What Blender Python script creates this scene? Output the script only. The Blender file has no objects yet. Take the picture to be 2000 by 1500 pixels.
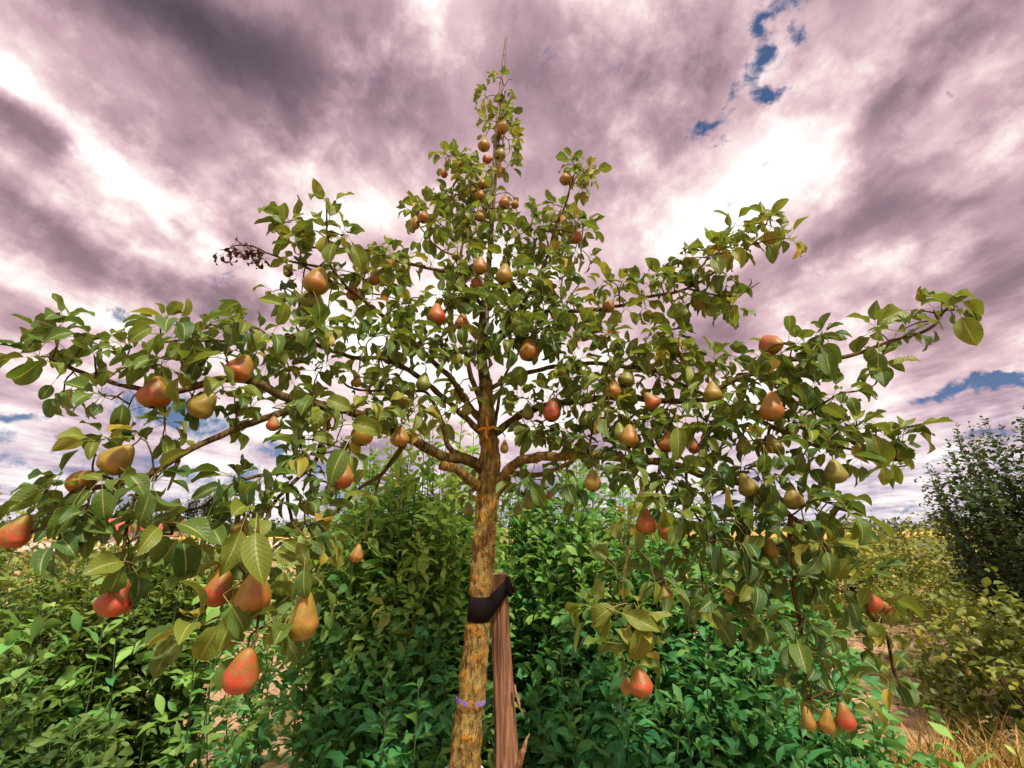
import bpy, math, random
import numpy as np
from mathutils import Vector, Matrix, noise as mn
R = math.radians
rng = np.random.default_rng(7)
random.seed(7)
SC = bpy.context.scene
COL = SC.collection

# ------------------------------------------------------------------ camera
FPX = 916.0                      # focal length in pixels of the 2000 px wide photograph
PITCH = R(17.0)
CAM = Vector((0, 0, 1.5))
cam_d = bpy.data.cameras.new('camera')
cam_d.sensor_width = 36; cam_d.lens = FPX / 2000 * 36
cam_d.clip_start = 0.05; cam_d.clip_end = 5000
cam = bpy.data.objects.new('camera', cam_d); COL.objects.link(cam)
cam.location = CAM; cam.rotation_euler = (R(90) + PITCH, 0, 0)
SC.camera = cam
FW = Vector((0, math.cos(PITCH), math.sin(PITCH)))
UP = Vector((0, -math.sin(PITCH), math.cos(PITCH)))
RT = Vector((1, 0, 0))
def ray(px, py):
    return FW + RT * ((px - 1000) / FPX) + UP * ((750 - py) / FPX)
def W(px, py, Y):                # the point seen at that pixel in the upright plane Y metres away
    r = ray(px, py)
    return CAM + r * (Y / r.y)
def depth(p): return (Vector(p) - CAM).dot(FW)

# ------------------------------------------------------------------ light
SUN_EL, SUN_AZ = R(58), R(150)   # azimuth clockwise from +Y (view direction): behind the camera, to the right
SUN_STRENGTH, SUN_ANGLE = 4.8, R(6)
SKY_STRENGTH = 0.10
EXPOSURE = 0.35
sd = bpy.data.lights.new('sun', 'SUN'); sd.energy = SUN_STRENGTH; sd.angle = SUN_ANGLE; sd.color = (1, .92, .78)
so = bpy.data.objects.new('sun', sd); COL.objects.link(so)
sdir = Vector((math.sin(SUN_AZ) * math.cos(SUN_EL), math.cos(SUN_AZ) * math.cos(SUN_EL), math.sin(SUN_EL)))
so.rotation_euler = sdir.to_track_quat('Z', 'Y').to_euler()
vs = SC.view_settings
vs.view_transform = 'Standard'; vs.look = 'None'; vs.gamma = 1; vs.use_curve_mapping = False; vs.exposure = EXPOSURE

class NT:                        # tiny node helper
    def __init__(s, tree): s.t = tree; s.n = tree.nodes; s.l = tree.links
    def new(s, kind, **kw):
        n = s.n.new(kind)
        for k, v in kw.items(): setattr(n, k, v)
        return n
    def put(s, sock, v):
        if isinstance(v, bpy.types.NodeSocket): s.l.new(v, sock)
        elif v is not None: sock.default_value = v
    def math(s, op, a, b=None, c=None, clamp=False):
        n = s.new('ShaderNodeMath', operation=op, use_clamp=clamp)
        s.put(n.inputs[0], a)
        if b is not None: s.put(n.inputs[1], b)
        if c is not None: s.put(n.inputs[2], c)
        return n.outputs[0]
    def vmath(s, op, a, b=None, scale=None):
        n = s.new('ShaderNodeVectorMath', operation=op)
        s.put(n.inputs[0], a)
        if b is not None: s.put(n.inputs[1], b)
        if scale is not None: s.put(n.inputs['Scale'], scale)
        return n.outputs['Value'] if op in ('LENGTH', 'DOT_PRODUCT', 'DISTANCE') else n.outputs[0]
    def noise(s, vec, scale, detail=4, rough=.5, lac=2.0, dist=0, out='Fac'):
        n = s.new('ShaderNodeTexNoise')
        s.put(n.inputs['Vector'], vec); n.inputs['Scale'].default_value = scale
        n.inputs['Detail'].default_value = detail; n.inputs['Roughness'].default_value = rough
        n.inputs['Lacunarity'].default_value = lac; n.inputs['Distortion'].default_value = dist
        return n.outputs[out]
    def ramp(s, fac, stops, interp='LINEAR'):
        n = s.new('ShaderNodeValToRGB'); cr = n.color_ramp; cr.interpolation = interp
        while len(cr.elements) < len(stops): cr.elements.new(0.5)
        for e, (p, c) in zip(cr.elements, stops):
            e.position = p; e.color = (c[0], c[1], c[2], 1) if not isinstance(c, (int, float)) else (c, c, c, 1)
        s.put(n.inputs[0], fac)
        return n.outputs[0]
    def mix(s, f, a, b, mode='MIX'):
        n = s.new('ShaderNodeMix', data_type='RGBA', blend_type=mode)
        s.put(n.inputs['Factor'], f)
        for sock, v in ((n.inputs['A'], a), (n.inputs['B'], b)):
            if isinstance(v, tuple) and len(v) == 3: v = v + (1,)
            s.put(sock, v)
        return n.outputs['Result']
    def smooth(s, v, a, b, lo=0., hi=1.):
        n = s.new('ShaderNodeMapRange', interpolation_type='SMOOTHSTEP')
        s.put(n.inputs[0], v)
        for i, q in enumerate((a, b, lo, hi)): n.inputs[i + 1].default_value = q
        return n.outputs[0]

# ------------------------------------------------------------------ sky: blue air above a deck of broken pink cloud
world = bpy.data.worlds.new('World'); SC.world = world; world.use_nodes = True
world.node_tree.nodes.clear()
w = NT(world.node_tree)
sky = w.new('ShaderNodeTexSky', sky_type='NISHITA', sun_disc=False)
sky.sun_elevation = SUN_EL; sky.sun_rotation = SUN_AZ
tc = w.new('ShaderNodeTexCoord')
dirn = tc.outputs['Generated']
sep = w.new('ShaderNodeSeparateXYZ'); w.l.new(dirn, sep.inputs[0])
zz = w.math('ADD', w.math('MAXIMUM', sep.outputs[2], 0.0), 0.09)
cmb = w.new('ShaderNodeCombineXYZ')
w.put(cmb.inputs[0], w.math('DIVIDE', sep.outputs[0], zz))
w.put(cmb.inputs[1], w.math('MULTIPLY', w.math('DIVIDE', sep.outputs[1], zz), 0.55))
plane = cmb.outputs[0]
wn = w.noise(dirn, 5.0, 5, .55, out='Color')
wv = w.vmath('SCALE', w.vmath('SUBTRACT', wn, (.5, .5, .5)), scale=0.22)
dw = w.vmath('ADD', dirn, wv)
wn2 = w.noise(dirn, 17.0, 5, .6, out='Color')
dwf = w.vmath('ADD', w.vmath('ADD', dirn, w.vmath('SCALE', wv, scale=.45)), w.vmath('SCALE', w.vmath('SUBTRACT', wn2, (.5, .5, .5)), scale=0.085))

def blobs(items, base, vec):
    acc = base
    for (px, py, rx, ry, ang, amp) in items:
        c = ray(px, py).normalized(); e = 6
        a = R(ang)
        ax = (ray(px + e * math.cos(a), py + e * math.sin(a)).normalized() - c)
        ay = (ray(px - e * math.sin(a), py + e * math.cos(a)).normalized() - c)
        sx = ax.length / e * rx; sy = ay.length / e * ry
        X = ax.normalized(); Z = c; Yv = Z.cross(X).normalized()
        m = Matrix((X, Yv, Z)).transposed()
        n = w.new('ShaderNodeMapping', vector_type='TEXTURE')
        w.put(n.inputs['Vector'], vec)
        n.inputs['Location'].default_value = c
        n.inputs['Rotation'].default_value = m.to_euler()
        n.inputs['Scale'].default_value = (sx, sy, 1.0)
        l = w.vmath('LENGTH', n.outputs[0])
        f = w.smooth(l, 0, 1.6, amp, 0)
        acc = w.math('ADD', acc, f) if acc is not None else f
    return acc

# thickness of the cloud deck: + darker, - brighter
deck = [(400, 70, 300, 70, 18, .38), (300, 30, 200, 60, 12, .20), (620, 150, 300, 150, 25, .36), (70, 255, 170, 55, 32, .34), (130, 470, 260, 55, 20, .30),
        (430, 570, 220, 42, 22, .26), (950, 190, 260, 150, 0, .22), (1150, 150, 160, 120, 0, .20), (770, 60, 200, 90, 0, .12),
        (1740, 430, 190, 60, -22, .34), (1880, 100, 170, 60, -25, .26), (1760, 170, 70, 120, 0, .22), (1370, 130, 90, 160, 20, .14),
        (1940, 520, 120, 60, -10, .22), (1250, 300, 120, 60, -30, .16), (1560, 640, 190, 35, -15, .10), (1250, 680, 120, 40, 0, .12),
        (480, 460, 90, 40, 30, .20), (260, 660, 150, 30, 10, .05), (1900, 620, 120, 30, -12, .12), (1080, 330, 120, 90, 0, .10),
        (170, 240, 330, 28, 40, -.30), (430, 440, 240, 34, 42, -.34), (20, 130, 90, 60, 20, -.30), (590, 315, 90, 55, 10, -.34),
        (860, 640, 300, 150, 0, -.22), (1500, 360, 170, 110, -20, -.30), (1320, 470, 220, 80, -10, -.30), (1240, 20, 80, 50, 20, -.24),
        (880, 90, 140, 60, 20, -.10), (150, 570, 200, 45, 10, -.14), (1620, 60, 70, 60, 0, -.10), (660, 420, 130, 60, 0, -.26),
        (1850, 360, 90, 30, -20, -.20), (1700, 800, 300, 120, -8, -.20), (200, 760, 260, 100, 0, -.22), (1850, 260, 90, 40, -30, -.14),
        (1700, 560, 160, 40, -15, -.14), (420, 360, 60, 40, 0, -.1), (1600, 250, 90, 80, 0, -.14), (1100, 780, 300, 100, 0, -.15)]
f1 = w.noise(w.vmath('ADD', plane, (3.7, 1.3, .4)), 1.35, 7, .56, dist=.25)
f2 = w.noise(w.vmath('ADD', w.vmath('SCALE', dirn, scale=1.0), (5.1, 2.2, 7.7)), 3.4, 7, .6, dist=.3)
f4 = w.noise(w.vmath('ADD', dirn, (1, 2, 3)), 6.5, 9, .60)
bil = w.math('ABSOLUTE', w.math('MULTIPLY_ADD', f4, 2.0, -1.0))                    # puffs with darker creases
f5 = w.noise(w.vmath('ADD', plane, (9.7, 4.3, .4)), 3.2, 8, .60)
basev = w.math('MULTIPLY_ADD', f1, .95, -.05)
for nn_, k_ in ((f2, .62), (f4, 1.15), (f5, 1.05)):
    basev = w.math('ADD', basev, w.math('MULTIPLY', w.math('SUBTRACT', nn_, .5), k_))
basev = w.math('ADD', basev, w.math('MULTIPLY', bil, -.30))
deck = [d[:5] + (d[5] * (1.0 if d[5] > 0 else .9),) for d in deck]
dens = w.math('MULTIPLY_ADD', blobs(deck, basev, dw), .62, .16)
cloud = w.ramp(dens, [(.0, (1.55, 1.5, 1.42)), (.20, (1.30, 1.22, 1.16)), (.29, (1.08, .92, .90)), (.38, (.88, .64, .67)), (.485, (.60, .40, .455)),
                      (.61, (.36, .24, .285)), (.80, (.20, .14, .17)), (1.0, (.11, .08, .10))])
# cool violet towards the horizon
lowf = w.smooth(sep.outputs[2], .0, .26, 1, 0)
cool = w.ramp(dens, [(.0, (1.3, 1.26, 1.22)), (.28, (1.0, .93, .95)), (.42, (.66, .60, .74)), (.56, (.26, .28, .46)), (1.0, (.10, .14, .28))])
cloud = w.mix(w.math('MULTIPLY', lowf, .85), cloud, cool)
# gaps of blue
gaps = [(1540, 15, 50, 22, 0, 1.0), (1498, 60, 30, 28, 80, 1.0), (1555, 70, 22, 22, 0, .9), (1485, 120, 34, 34, 60, 1.0), (1512, 185, 58, 20, -8, 1.05), (1470, 165, 24, 20, 0, .9), (1375, 268, 50, 15, -14, 1.0),
        (1418, 225, 30, 13, -50, 1.0), (1440, 195, 20, 12, -50, .8), (1400, 292, 26, 9, 5, .8), (1482, 335, 16, 24, 0, .7), (235, 612, 52, 14, 18, 1.0), (1900, 776, 120, 17, -12, 1.25), (1985, 745, 60, 14, -8, 1.0),
        (30, 822, 75, 18, 10, 1.2), (12, 872, 46, 22, 20, 1.1), (335, 812, 150, 40, 8, 1.2), (525, 868, 55, 18, 0, 1.1), (1940, 862, 90, 11, -6, 1.0),
        (440, 925, 190, 36, 4, 1.05), (60, 918, 110, 16, 3, .9), (1760, 998, 70, 12, 0, .85), (1850, 900, 100, 9, -5, .85), (640, 905, 60, 20, 0, .8), (1885, 180, 26, 12, 0, .7), (1415, 405, 14, 14, 0, .7),
        (160, 880, 60, 12, 4, .8), (720, 960, 90, 18, 0, .9), (300, 975, 180, 14, 0, .8)]
f3 = w.noise(dirn, 22.0, 7, .68, dist=.5)
gm = blobs(gaps, w.math('ADD', w.math('MULTIPLY', w.math('SUBTRACT', f2, .60), 1.0), w.math('MULTIPLY', w.math('SUBTRACT', f3, .5), 2.8)), dwf)
gmask = w.math('MULTIPLY', w.smooth(gm, .22, 1.10), .97)
air = w.mix(w.smooth(sep.outputs[2], 0, .35), (.13, .22, .46), (.025, .095, .25))
skyc = w.mix(.75, w.vmath('SCALE', sky.outputs[0], scale=SKY_STRENGTH), air)
final = w.mix(gmask, cloud, skyc)
hz = w.smooth(sep.outputs[2], -.02, .045, 1, 0)
final = w.mix(w.math('MULTIPLY', hz, .7), final, (.66, .58, .70))
bg = w.new('ShaderNodeBackground'); w.l.new(final, bg.inputs[0]); bg.inputs[1].default_value = 0.76
wo = w.new('ShaderNodeOutputWorld'); w.l.new(bg.outputs[0], wo.inputs[0])
try: world.cycles.sampling_method = 'MANUAL'; world.cycles.sample_map_resolution = 512
except Exception: pass

# ------------------------------------------------------------------ materials
def mat(name):
    m = bpy.data.materials.new(name); m.use_nodes = True
    m.node_tree.nodes.clear()
    return m, NT(m.node_tree)
def finish(t, shader):
    o = t.new('ShaderNodeOutputMaterial'); t.l.new(shader, o.inputs[0])
def principled(t, color, rough=.6, spec=.3, bump=None, bstr=.5, bdist=.01, extra=None):
    p = t.new('ShaderNodeBsdfPrincipled')
    if isinstance(color, tuple): color = color + (1,) if len(color) == 3 else color
    t.put(p.inputs['Base Color'], color); t.put(p.inputs['Roughness'], rough)
    p.inputs['Specular IOR Level'].default_value = spec
    if bump is not None:
        b = t.new('ShaderNodeBump'); b.inputs['Strength'].default_value = bstr; b.inputs['Distance'].default_value = bdist
        t.put(b.inputs['Height'], bump); t.l.new(b.outputs[0], p.inputs['Normal'])
    return p.outputs[0]

def leaf_mat(name, stops, vein, transl=.38, rough=.44, tcol=(1.1, 1.15, .45), veins=True):
    m, t = mat(name)
    at = t.new('ShaderNodeAttribute', attribute_name='tint')
    s = t.new('ShaderNodeSeparateColor'); t.l.new(at.outputs['Color'], s.inputs[0])
    uv = t.new('ShaderNodeUVMap')
    su = t.new('ShaderNodeSeparateXYZ'); t.l.new(uv.outputs[0], su.inputs[0])
    tcn = t.new('ShaderNodeTexCoord')
    geo = t.new('ShaderNodeNewGeometry')
    n1 = t.noise(geo.outputs['Position'], 60, 3, .6)
    fac = t.math('ADD', s.outputs[0], t.math('MULTIPLY', t.math('SUBTRACT', n1, .5), .16))
    c = t.ramp(fac, stops)
    v = t.math('ABSOLUTE', t.math('MULTIPLY_ADD', su.outputs[1], 2, -1))
    if veins:
        mid = t.smooth(v, .03, .10, 1, 0)
        q = t.math('SINE', t.math('MULTIPLY', t.math('SUBTRACT', t.math('MULTIPLY', su.outputs[0], 1.0), t.math('MULTIPLY', v, .22)), 62.0))
        side = t.math('MULTIPLY', t.smooth(q, .72, 1.0), .09)
        vm = t.math('MAXIMUM', t.math('MULTIPLY', mid, .75), side)
        c = t.mix(vm, c, vein)
    spots = t.smooth(t.noise(geo.outputs['Position'], 42, 2, .5), .735, .78)
    c = t.mix(spots, c, (.20, .085, .025))
    c = t.mix(1.0, c, s.outputs[1], 'MULTIPLY')
    # paler, greyer underside
    c = t.mix(t.math('MULTIPLY', geo.outputs['Backfacing'], .30), c, (.17, .20, .085))
    p = principled(t, c, rough, .28, bump=t.math('ADD', t.noise(geo.outputs['Position'], 160, 2, .5), t.math('MULTIPLY', q, .15) if veins else 0.0), bstr=.25, bdist=.004)
    tr = t.new('ShaderNodeBsdfTranslucent'); t.put(tr.inputs[0], t.mix(1.0, c, tcol, 'MULTIPLY'))
    mx = t.new('ShaderNodeMixShader'); mx.inputs[0].default_value = transl
    t.l.new(p, mx.inputs[1]); t.l.new(tr.outputs[0], mx.inputs[2])
    finish(t, mx.outputs[0])
    return m
PEARLEAF = leaf_mat('pear_leaf_green', [(0, (.04, .11, .032)), (.32, (.105, .175, .03)), (.62, (.225, .25, .035)), (.82, (.46, .34, .05)), (1, (.38, .16, .03))], (.44, .44, .14))
SHRUBLEAF = leaf_mat('shrub_leaf_green', [(0, (.03, .18, .075)), (.35, (.09, .33, .11)), (.7, (.27, .46, .11)), (1, (.46, .50, .13))], (.30, .42, .17), tcol=(1.1, 1.2, .6), transl=.48)
OLIVELEAF = leaf_mat('olive_shrub_leaf', [(0, (.035, .10, .03)), (.35, (.08, .18, .04)), (.7, (.22, .30, .06)), (1, (.40, .42, .10))], (.26, .32, .12), transl=.40)
BRAMBLELEAF = leaf_mat('bramble_leaf_green', [(0, (.06, .10, .02)), (.4, (.15, .19, .03)), (.75, (.34, .32, .04)), (1, (.40, .25, .06))], (.2, .2, .08), veins=False, transl=.25)
DARKLEAF = leaf_mat('dark_shrub_leaf', [(0, (.025, .065, .035)), (.5, (.07, .13, .045)), (1, (.18, .22, .06))], (.2, .2, .08), veins=False, transl=.22)
DEADLEAF = leaf_mat('dead_leaf_brown', [(0, (.05, .02, .022)), (.5, (.085, .035, .03)), (1, (.15, .07, .045))], (.12, .06, .05), transl=.12, rough=.7)
DRYGRASS = leaf_mat('dry_grass_straw', [(0, (.14, .16, .04)), (.5, (.40, .22, .05)), (1, (.60, .33, .10))], (.4, .3, .1), veins=False, transl=.25)

def bark_mat(name, lich, dark=1.0):
    m, t = mat(name)
    tcn = t.new('ShaderNodeTexCoord'); o = tcn.outputs['Object']
    mp = t.new('ShaderNodeMapping'); t.l.new(o, mp.inputs[0]); mp.inputs['Scale'].default_value = (1, 1, .35)
    n = t.noise(mp.outputs[0], 95, 6, .65)
    c = t.ramp(n, [(.25, (.07, .045, .02)), (.42, (.20, .14, .045)), (.58, (.35, .26, .085)), (.8, (.48, .38, .18))])
    mp2 = t.new('ShaderNodeMapping'); t.l.new(o, mp2.inputs[0]); mp2.inputs['Scale'].default_value = (1, 1, .16)
    crk = t.smooth(t.math('ABSOLUTE', t.math('SUBTRACT', t.noise(mp2.outputs[0], 48, 4, .6, dist=.4), .5)), .0, .028, 1, 0)
    at = t.new('ShaderNodeAttribute', attribute_name='lichen')
    ln = t.math('ADD', t.math('ADD', t.math('MULTIPLY', at.outputs['Fac'], .7), t.math('MULTIPLY', t.math('SUBTRACT', t.noise(o, 34, 6, .7), .5), 1.1)), t.math('MULTIPLY', t.math('SUBTRACT', t.noise(o, 150, 5, .7), .5), 2.0))
    lm = t.smooth(ln, .30, .62)
    lc = t.ramp(t.noise(o, 170, 4, .7), [(.3, (.20, .09, .012)), (.5, (.42, .20, .02)), (.75, (.56, .34, .07))])
    c = t.mix(t.math('MULTIPLY', lm, lich), c, lc)
    c = t.mix(t.math('MULTIPLY', crk, .5), c, (.06, .033, .015))
    c = t.mix(1.0, c, (dark, dark * .93, dark * .86), 'MULTIPLY')
    gr = t.smooth(t.noise(o, 30, 5, .7), .60, .72)
    c = t.mix(t.math('MULTIPLY', gr, .35 * dark), c, (.33, .30, .22))
    finish(t, principled(t, c, .9, .15, bump=t.math('SUBTRACT', t.math('ADD', n, t.noise(o, 260, 4, .7)), t.math('MULTIPLY', crk, 1.2)), bstr=.9, bdist=.005))
    return m
BARK = bark_mat('lichened_bark', 1.0)
TWIG = bark_mat('branch_bark', .12, .42)
LIMB = bark_mat('limb_bark', .6, .75)
def simple(name, col, rough=.6, spec=.3, nscale=40, var=.35, bstr=.4, bdist=.004, stretch=(1, 1, 1)):
    m, t = mat(name)
    tcn = t.new('ShaderNodeTexCoord')
    mp = t.new('ShaderNodeMapping'); t.l.new(tcn.outputs['Object'], mp.inputs[0]); mp.inputs['Scale'].default_value = stretch
    n = t.noise(mp.outputs[0], nscale, 5, .6)
    d = tuple(x * (1 - var) for x in col); l = tuple(min(1, x * (1 + var)) for x in col)
    c = t.ramp(n, [(.3, d), (.7, l)])
    finish(t, principled(t, c, rough, spec, bump=n, bstr=bstr, bdist=bdist))
    return m
THINTWIG = simple('thin_twig_bark', (.095, .055, .04), .8, .2, 120)
SHOOT = simple('green_shoot_bark', (.07, .11, .035), .7, .2, 120)
CANE = simple('weathered_cane', (.19, .13, .125), .7, .2, 60, .35, stretch=(1, 1, .1))
RUBBER = simple('black_rubber_strap', (.010, .007, .008), .9, .08, 300, .4)
WOODCUT = simple('pale_cut_wood', (.42, .31, .20), .8, .1, 60)
ORANGETIE = simple('orange_raffia', (.62, .27, .04), .7, .2, 150, .25)
PURPLE = simple('purple_twine_fibre', (.27, .17, .52), .9, .1, 400, .4)
PLASTIC = simple('white_plastic_guard', (.62, .66, .66), .4, .4, 20, .08)
CALYX = simple('dark_calyx', (.035, .02, .012), .9, .1, 200)
STEMM = simple('pear_stem_wood', (.13, .10, .035), .7, .2, 200)

def wood_mat():
    m, t = mat('weathered_split_wood')
    tcn = t.new('ShaderNodeTexCoord')
    mp = t.new('ShaderNodeMapping'); t.l.new(tcn.outputs['Object'], mp.inputs[0]); mp.inputs['Scale'].default_value = (1, 1, .045)
    n = t.noise(mp.outputs[0], 130, 7, .62); n2 = t.noise(mp.outputs[0], 38, 4, .5)
    n3 = t.noise(tcn.outputs['Object'], 14, 4, .6)
    c = t.ramp(t.math('ADD', t.math('MULTIPLY', n, .6), t.math('MULTIPLY', n2, .4)), [(.34, (.035, .016, .010)), (.44, (.17, .082, .045)), (.54, (.30, .155, .09)), (.66, (.46, .29, .17))])
    c = t.mix(t.smooth(n3, .5, .7), c, t.mix(.5, c, (.12, .06, .04)))
    finish(t, principled(t, c, .85, .15, bump=t.math('ADD', n, n2), bstr=.9, bdist=.005))
    return m
WOOD = wood_mat()

def pear_mat():
    m, t = mat('russet_pear_skin')
    tcn = t.new('ShaderNodeTexCoord'); o = tcn.outputs['Object']
    oi = t.new('ShaderNodeObjectInfo')
    s = t.new('ShaderNodeSeparateColor'); t.l.new(oi.outputs['Color'], s.inputs[0])   # red amount, russet amount, side
    base = t.mix(t.math('MULTIPLY', s.outputs[1], .78), (.17, .22, .035), (.38, .18, .022))
    nn = t.noise(o, 22, 4, .55)
    sp = t.new('ShaderNodeSeparateXYZ'); t.l.new(o, sp.inputs[0])
    # blush on the side that grew towards the light, ragged by noise
    side = t.math('ADD', t.math('MULTIPLY_ADD', sp.outputs[0], 11.0, t.math('MULTIPLY', sp.outputs[1], -9.0)), t.math('MULTIPLY', sp.outputs[2], -11.0))
    bl = t.math('ADD', t.math('ADD', side, t.math('MULTIPLY', t.math('SUBTRACT', nn, .5), 4.0)), t.math('MULTIPLY_ADD', s.outputs[0], 1.7, -1.1))
    bf = t.math('MULTIPLY', t.smooth(bl, -.5, 1.0), .9)
    red = t.mix(s.outputs[2], (.36, .06, .012), (.46, .032, .024))
    c = t.mix(bf, base, red)
    vo = t.new('ShaderNodeTexVoronoi'); t.l.new(o, vo.inputs['Vector']); vo.inputs['Scale'].default_value = 330
    dots = t.smooth(vo.outputs['Distance'], .14, .28, 1, 0)
    c = t.mix(t.math('MULTIPLY', dots, .28), c, (.42, .24, .09))
    c = t.mix(t.math('MULTIPLY', t.smooth(t.noise(o, 38, 5, .65, dist=.6), .44, .60), .65), c, (.17, .15, .03))
    c = t.mix(t.math('MULTIPLY', t.smooth(t.noise(o, 420, 2, .5), .60, .70), .5), c, (.14, .06, .02))
    ru = t.smooth(t.noise(o, 55, 6, .7), .52, .68)
    c = t.mix(t.math('MULTIPLY', ru, .5), c, (.25, .12, .03))
    p = principled(t, c, .42, .45, bump=t.math('ADD', t.noise(o, 240, 3, .6), t.math('MULTIPLY', dots, .5)), bstr=.45, bdist=.002)
    finish(t, p)
    return m
PEAR = pear_mat()

# ------------------------------------------------------------------ object helpers
def link(name, me, m=None, parent=None, kind=None):
    o = bpy.data.objects.new(name, me)
    if m is not None and me is not None and not me.materials: me.materials.append(m)
    COL.objects.link(o)
    if parent is not None: o.parent = parent
    if kind: o['kind'] = kind
    return o
def tag(o, label, cat, group=None):
    o['label'] = label; o['category'] = cat
    if group: o['group'] = group
    return o
def empty(name, loc):
    o = bpy.data.objects.new(name, None); COL.objects.link(o); o.location = loc
    o.empty_display_size = .1
    return o
def np_mesh(name, V, Q, uv=None, tint=None, attr=None, smooth=True):
    """V (n,3); Q (m,k) faces of one size; uv per vertex; tint per vertex"""
    me = bpy.data.meshes.new(name)
    V = np.ascontiguousarray(V, dtype=np.float32); Q = np.ascontiguousarray(Q, dtype=np.int32)
    k = Q.shape[1]
    me.vertices.add(len(V)); me.vertices.foreach_set('co', V.ravel())
    me.loops.add(Q.size); me.loops.foreach_set('vertex_index', Q.ravel())
    me.polygons.add(len(Q)); me.polygons.foreach_set('loop_start', np.arange(0, Q.size, k, dtype=np.int32))
    if uv is not None:
        l = me.uv_layers.new(name='UVMap'); l.data.foreach_set('uv', np.ascontiguousarray(uv[Q.ravel()], dtype=np.float32).ravel())
    if tint is not None:
        a = me.attributes.new('tint', 'FLOAT_COLOR', 'POINT'); a.data.foreach_set('color', np.ascontiguousarray(tint, dtype=np.float32).ravel())
    if attr is not None:
        for nme, arr in attr.items():
            a = me.attributes.new(nme, 'FLOAT', 'POINT'); a.data.foreach_set('value', np.ascontiguousarray(arr, dtype=np.float32))
    me.update(calc_edges=True); me.validate()
    if smooth: me.shade_smooth()
    return me

def resample(pts, rad, step):
    """Catmull-Rom through pts (Vectors) with radii"""
    P = [Vector(p) for p in pts]; out = []; ro = []
    n = len(P)
    for i in range(n - 1):
        p0 = P[max(i - 1, 0)]; p1 = P[i]; p2 = P[i + 1]; p3 = P[min(i + 2, n - 1)]
        k = max(1, int((p2 - p1).length / step))
        for j in range(k):
            t = j / k; t2 = t * t; t3 = t2 * t
            out.append(.5 * ((2 * p1) + (p2 - p0) * t + (2 * p0 - 5 * p1 + 4 * p2 - p3) * t2 + (3 * p1 - p0 - 3 * p2 + p3) * t3))
            ro.append(rad[i] * (1 - t) + rad[i + 1] * t)
    out.append(P[-1]); ro.append(rad[-1])
    return out, ro
STRAP_Z = W(937, 1188, 1.5).z
class Tubes:
    """collects tubes made of quads (ends closed to a point)"""
    def __init__(s): s.V = []; s.Q = []; s.n = 0; s.L = []
    def add(s, pts, rad, sides=6, rough=0.0, lich=0.0, seed=0, flare=None):
        m = len(pts)
        T = [(pts[min(i + 1, m - 1)] - pts[max(i - 1, 0)]).normalized() for i in range(m)]
        ref = Vector((0, 0, 1)) if abs(T[0].z) < .8 else Vector((1, 0, 0))
        u = T[0].cross(ref).normalized()
        base = s.n
        for i in range(m):
            u = (u - T[i] * u.dot(T[i])).normalized(); v = T[i].cross(u)
            for k in range(sides):
                a = 2 * math.pi * k / sides
                d = u * math.cos(a) + v * math.sin(a)
                r = rad[i]; lc = 0
                if rough or lich:
                    q = pts[i] + d * r
                    rough_ = rough; rough = rough * (.12 if sides == 36 and abs(q.z - STRAP_Z) < .040 else 1)
                    if sides == 36 and abs(q.z - STRAP_Z) < .040: r -= .0028
                    if rough:
                        nz = mn.fractal(q * 38 + Vector((seed, 0, 0)), 1.0, 2.2, 4)
                        rg = abs(mn.noise(Vector((d.x * 4.2 + seed, d.y * 4.2, q.z * 9))))    # long bark furrows
                        r += rough * (nz * .7 - (1 - min(1, rg * 5)) * .9)
                    if lich:
                        lc = mn.fractal(q * 44 + Vector((9.3, seed, 0)), 1.0, 2.1, 4) * 1.2 + lich - .5
                        if rough: r += max(0, min(lc, .6)) * rough * 1.3
                    rough = rough_
                s.V.append(pts[i] + d * r); s.L.append(max(0, min(1, lc)))
        for i in range(m - 1):
            for k in range(sides):
                a = base + i * sides + k; b = base + i * sides + (k + 1) % sides
                s.Q.append((a, b, b + sides, a + sides))
        s.n += m * sides
        if sides % 2 == 0 and sides >= 4:                      # cap both ends with quads
            for st, rev in ((base, True), (base + (m - 1) * sides, False)):
                for k in range(1, sides // 2):
                    q = (st + k - 1 if k > 1 else st, st + k, st + sides - k, (st + sides - k + 1) if k > 1 else st)
                    a, b, c, d = st + k - 1, st + k, st + sides - k, st + (sides - k + 1) % sides
                    if k > 1 or True:
                        qq = (a, b, c, d)
                        if len(set(qq)) == 4: s.Q.append(qq[::-1] if rev else qq)
        return base
    def mesh(s, name, origin=None):
        V = np.array([tuple(v) for v in s.V])
        if origin is not None: V = V - np.array(tuple(origin))
        return np_mesh(name, V, np.array(s.Q), attr={'lichen': np.array(s.L)})

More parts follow.
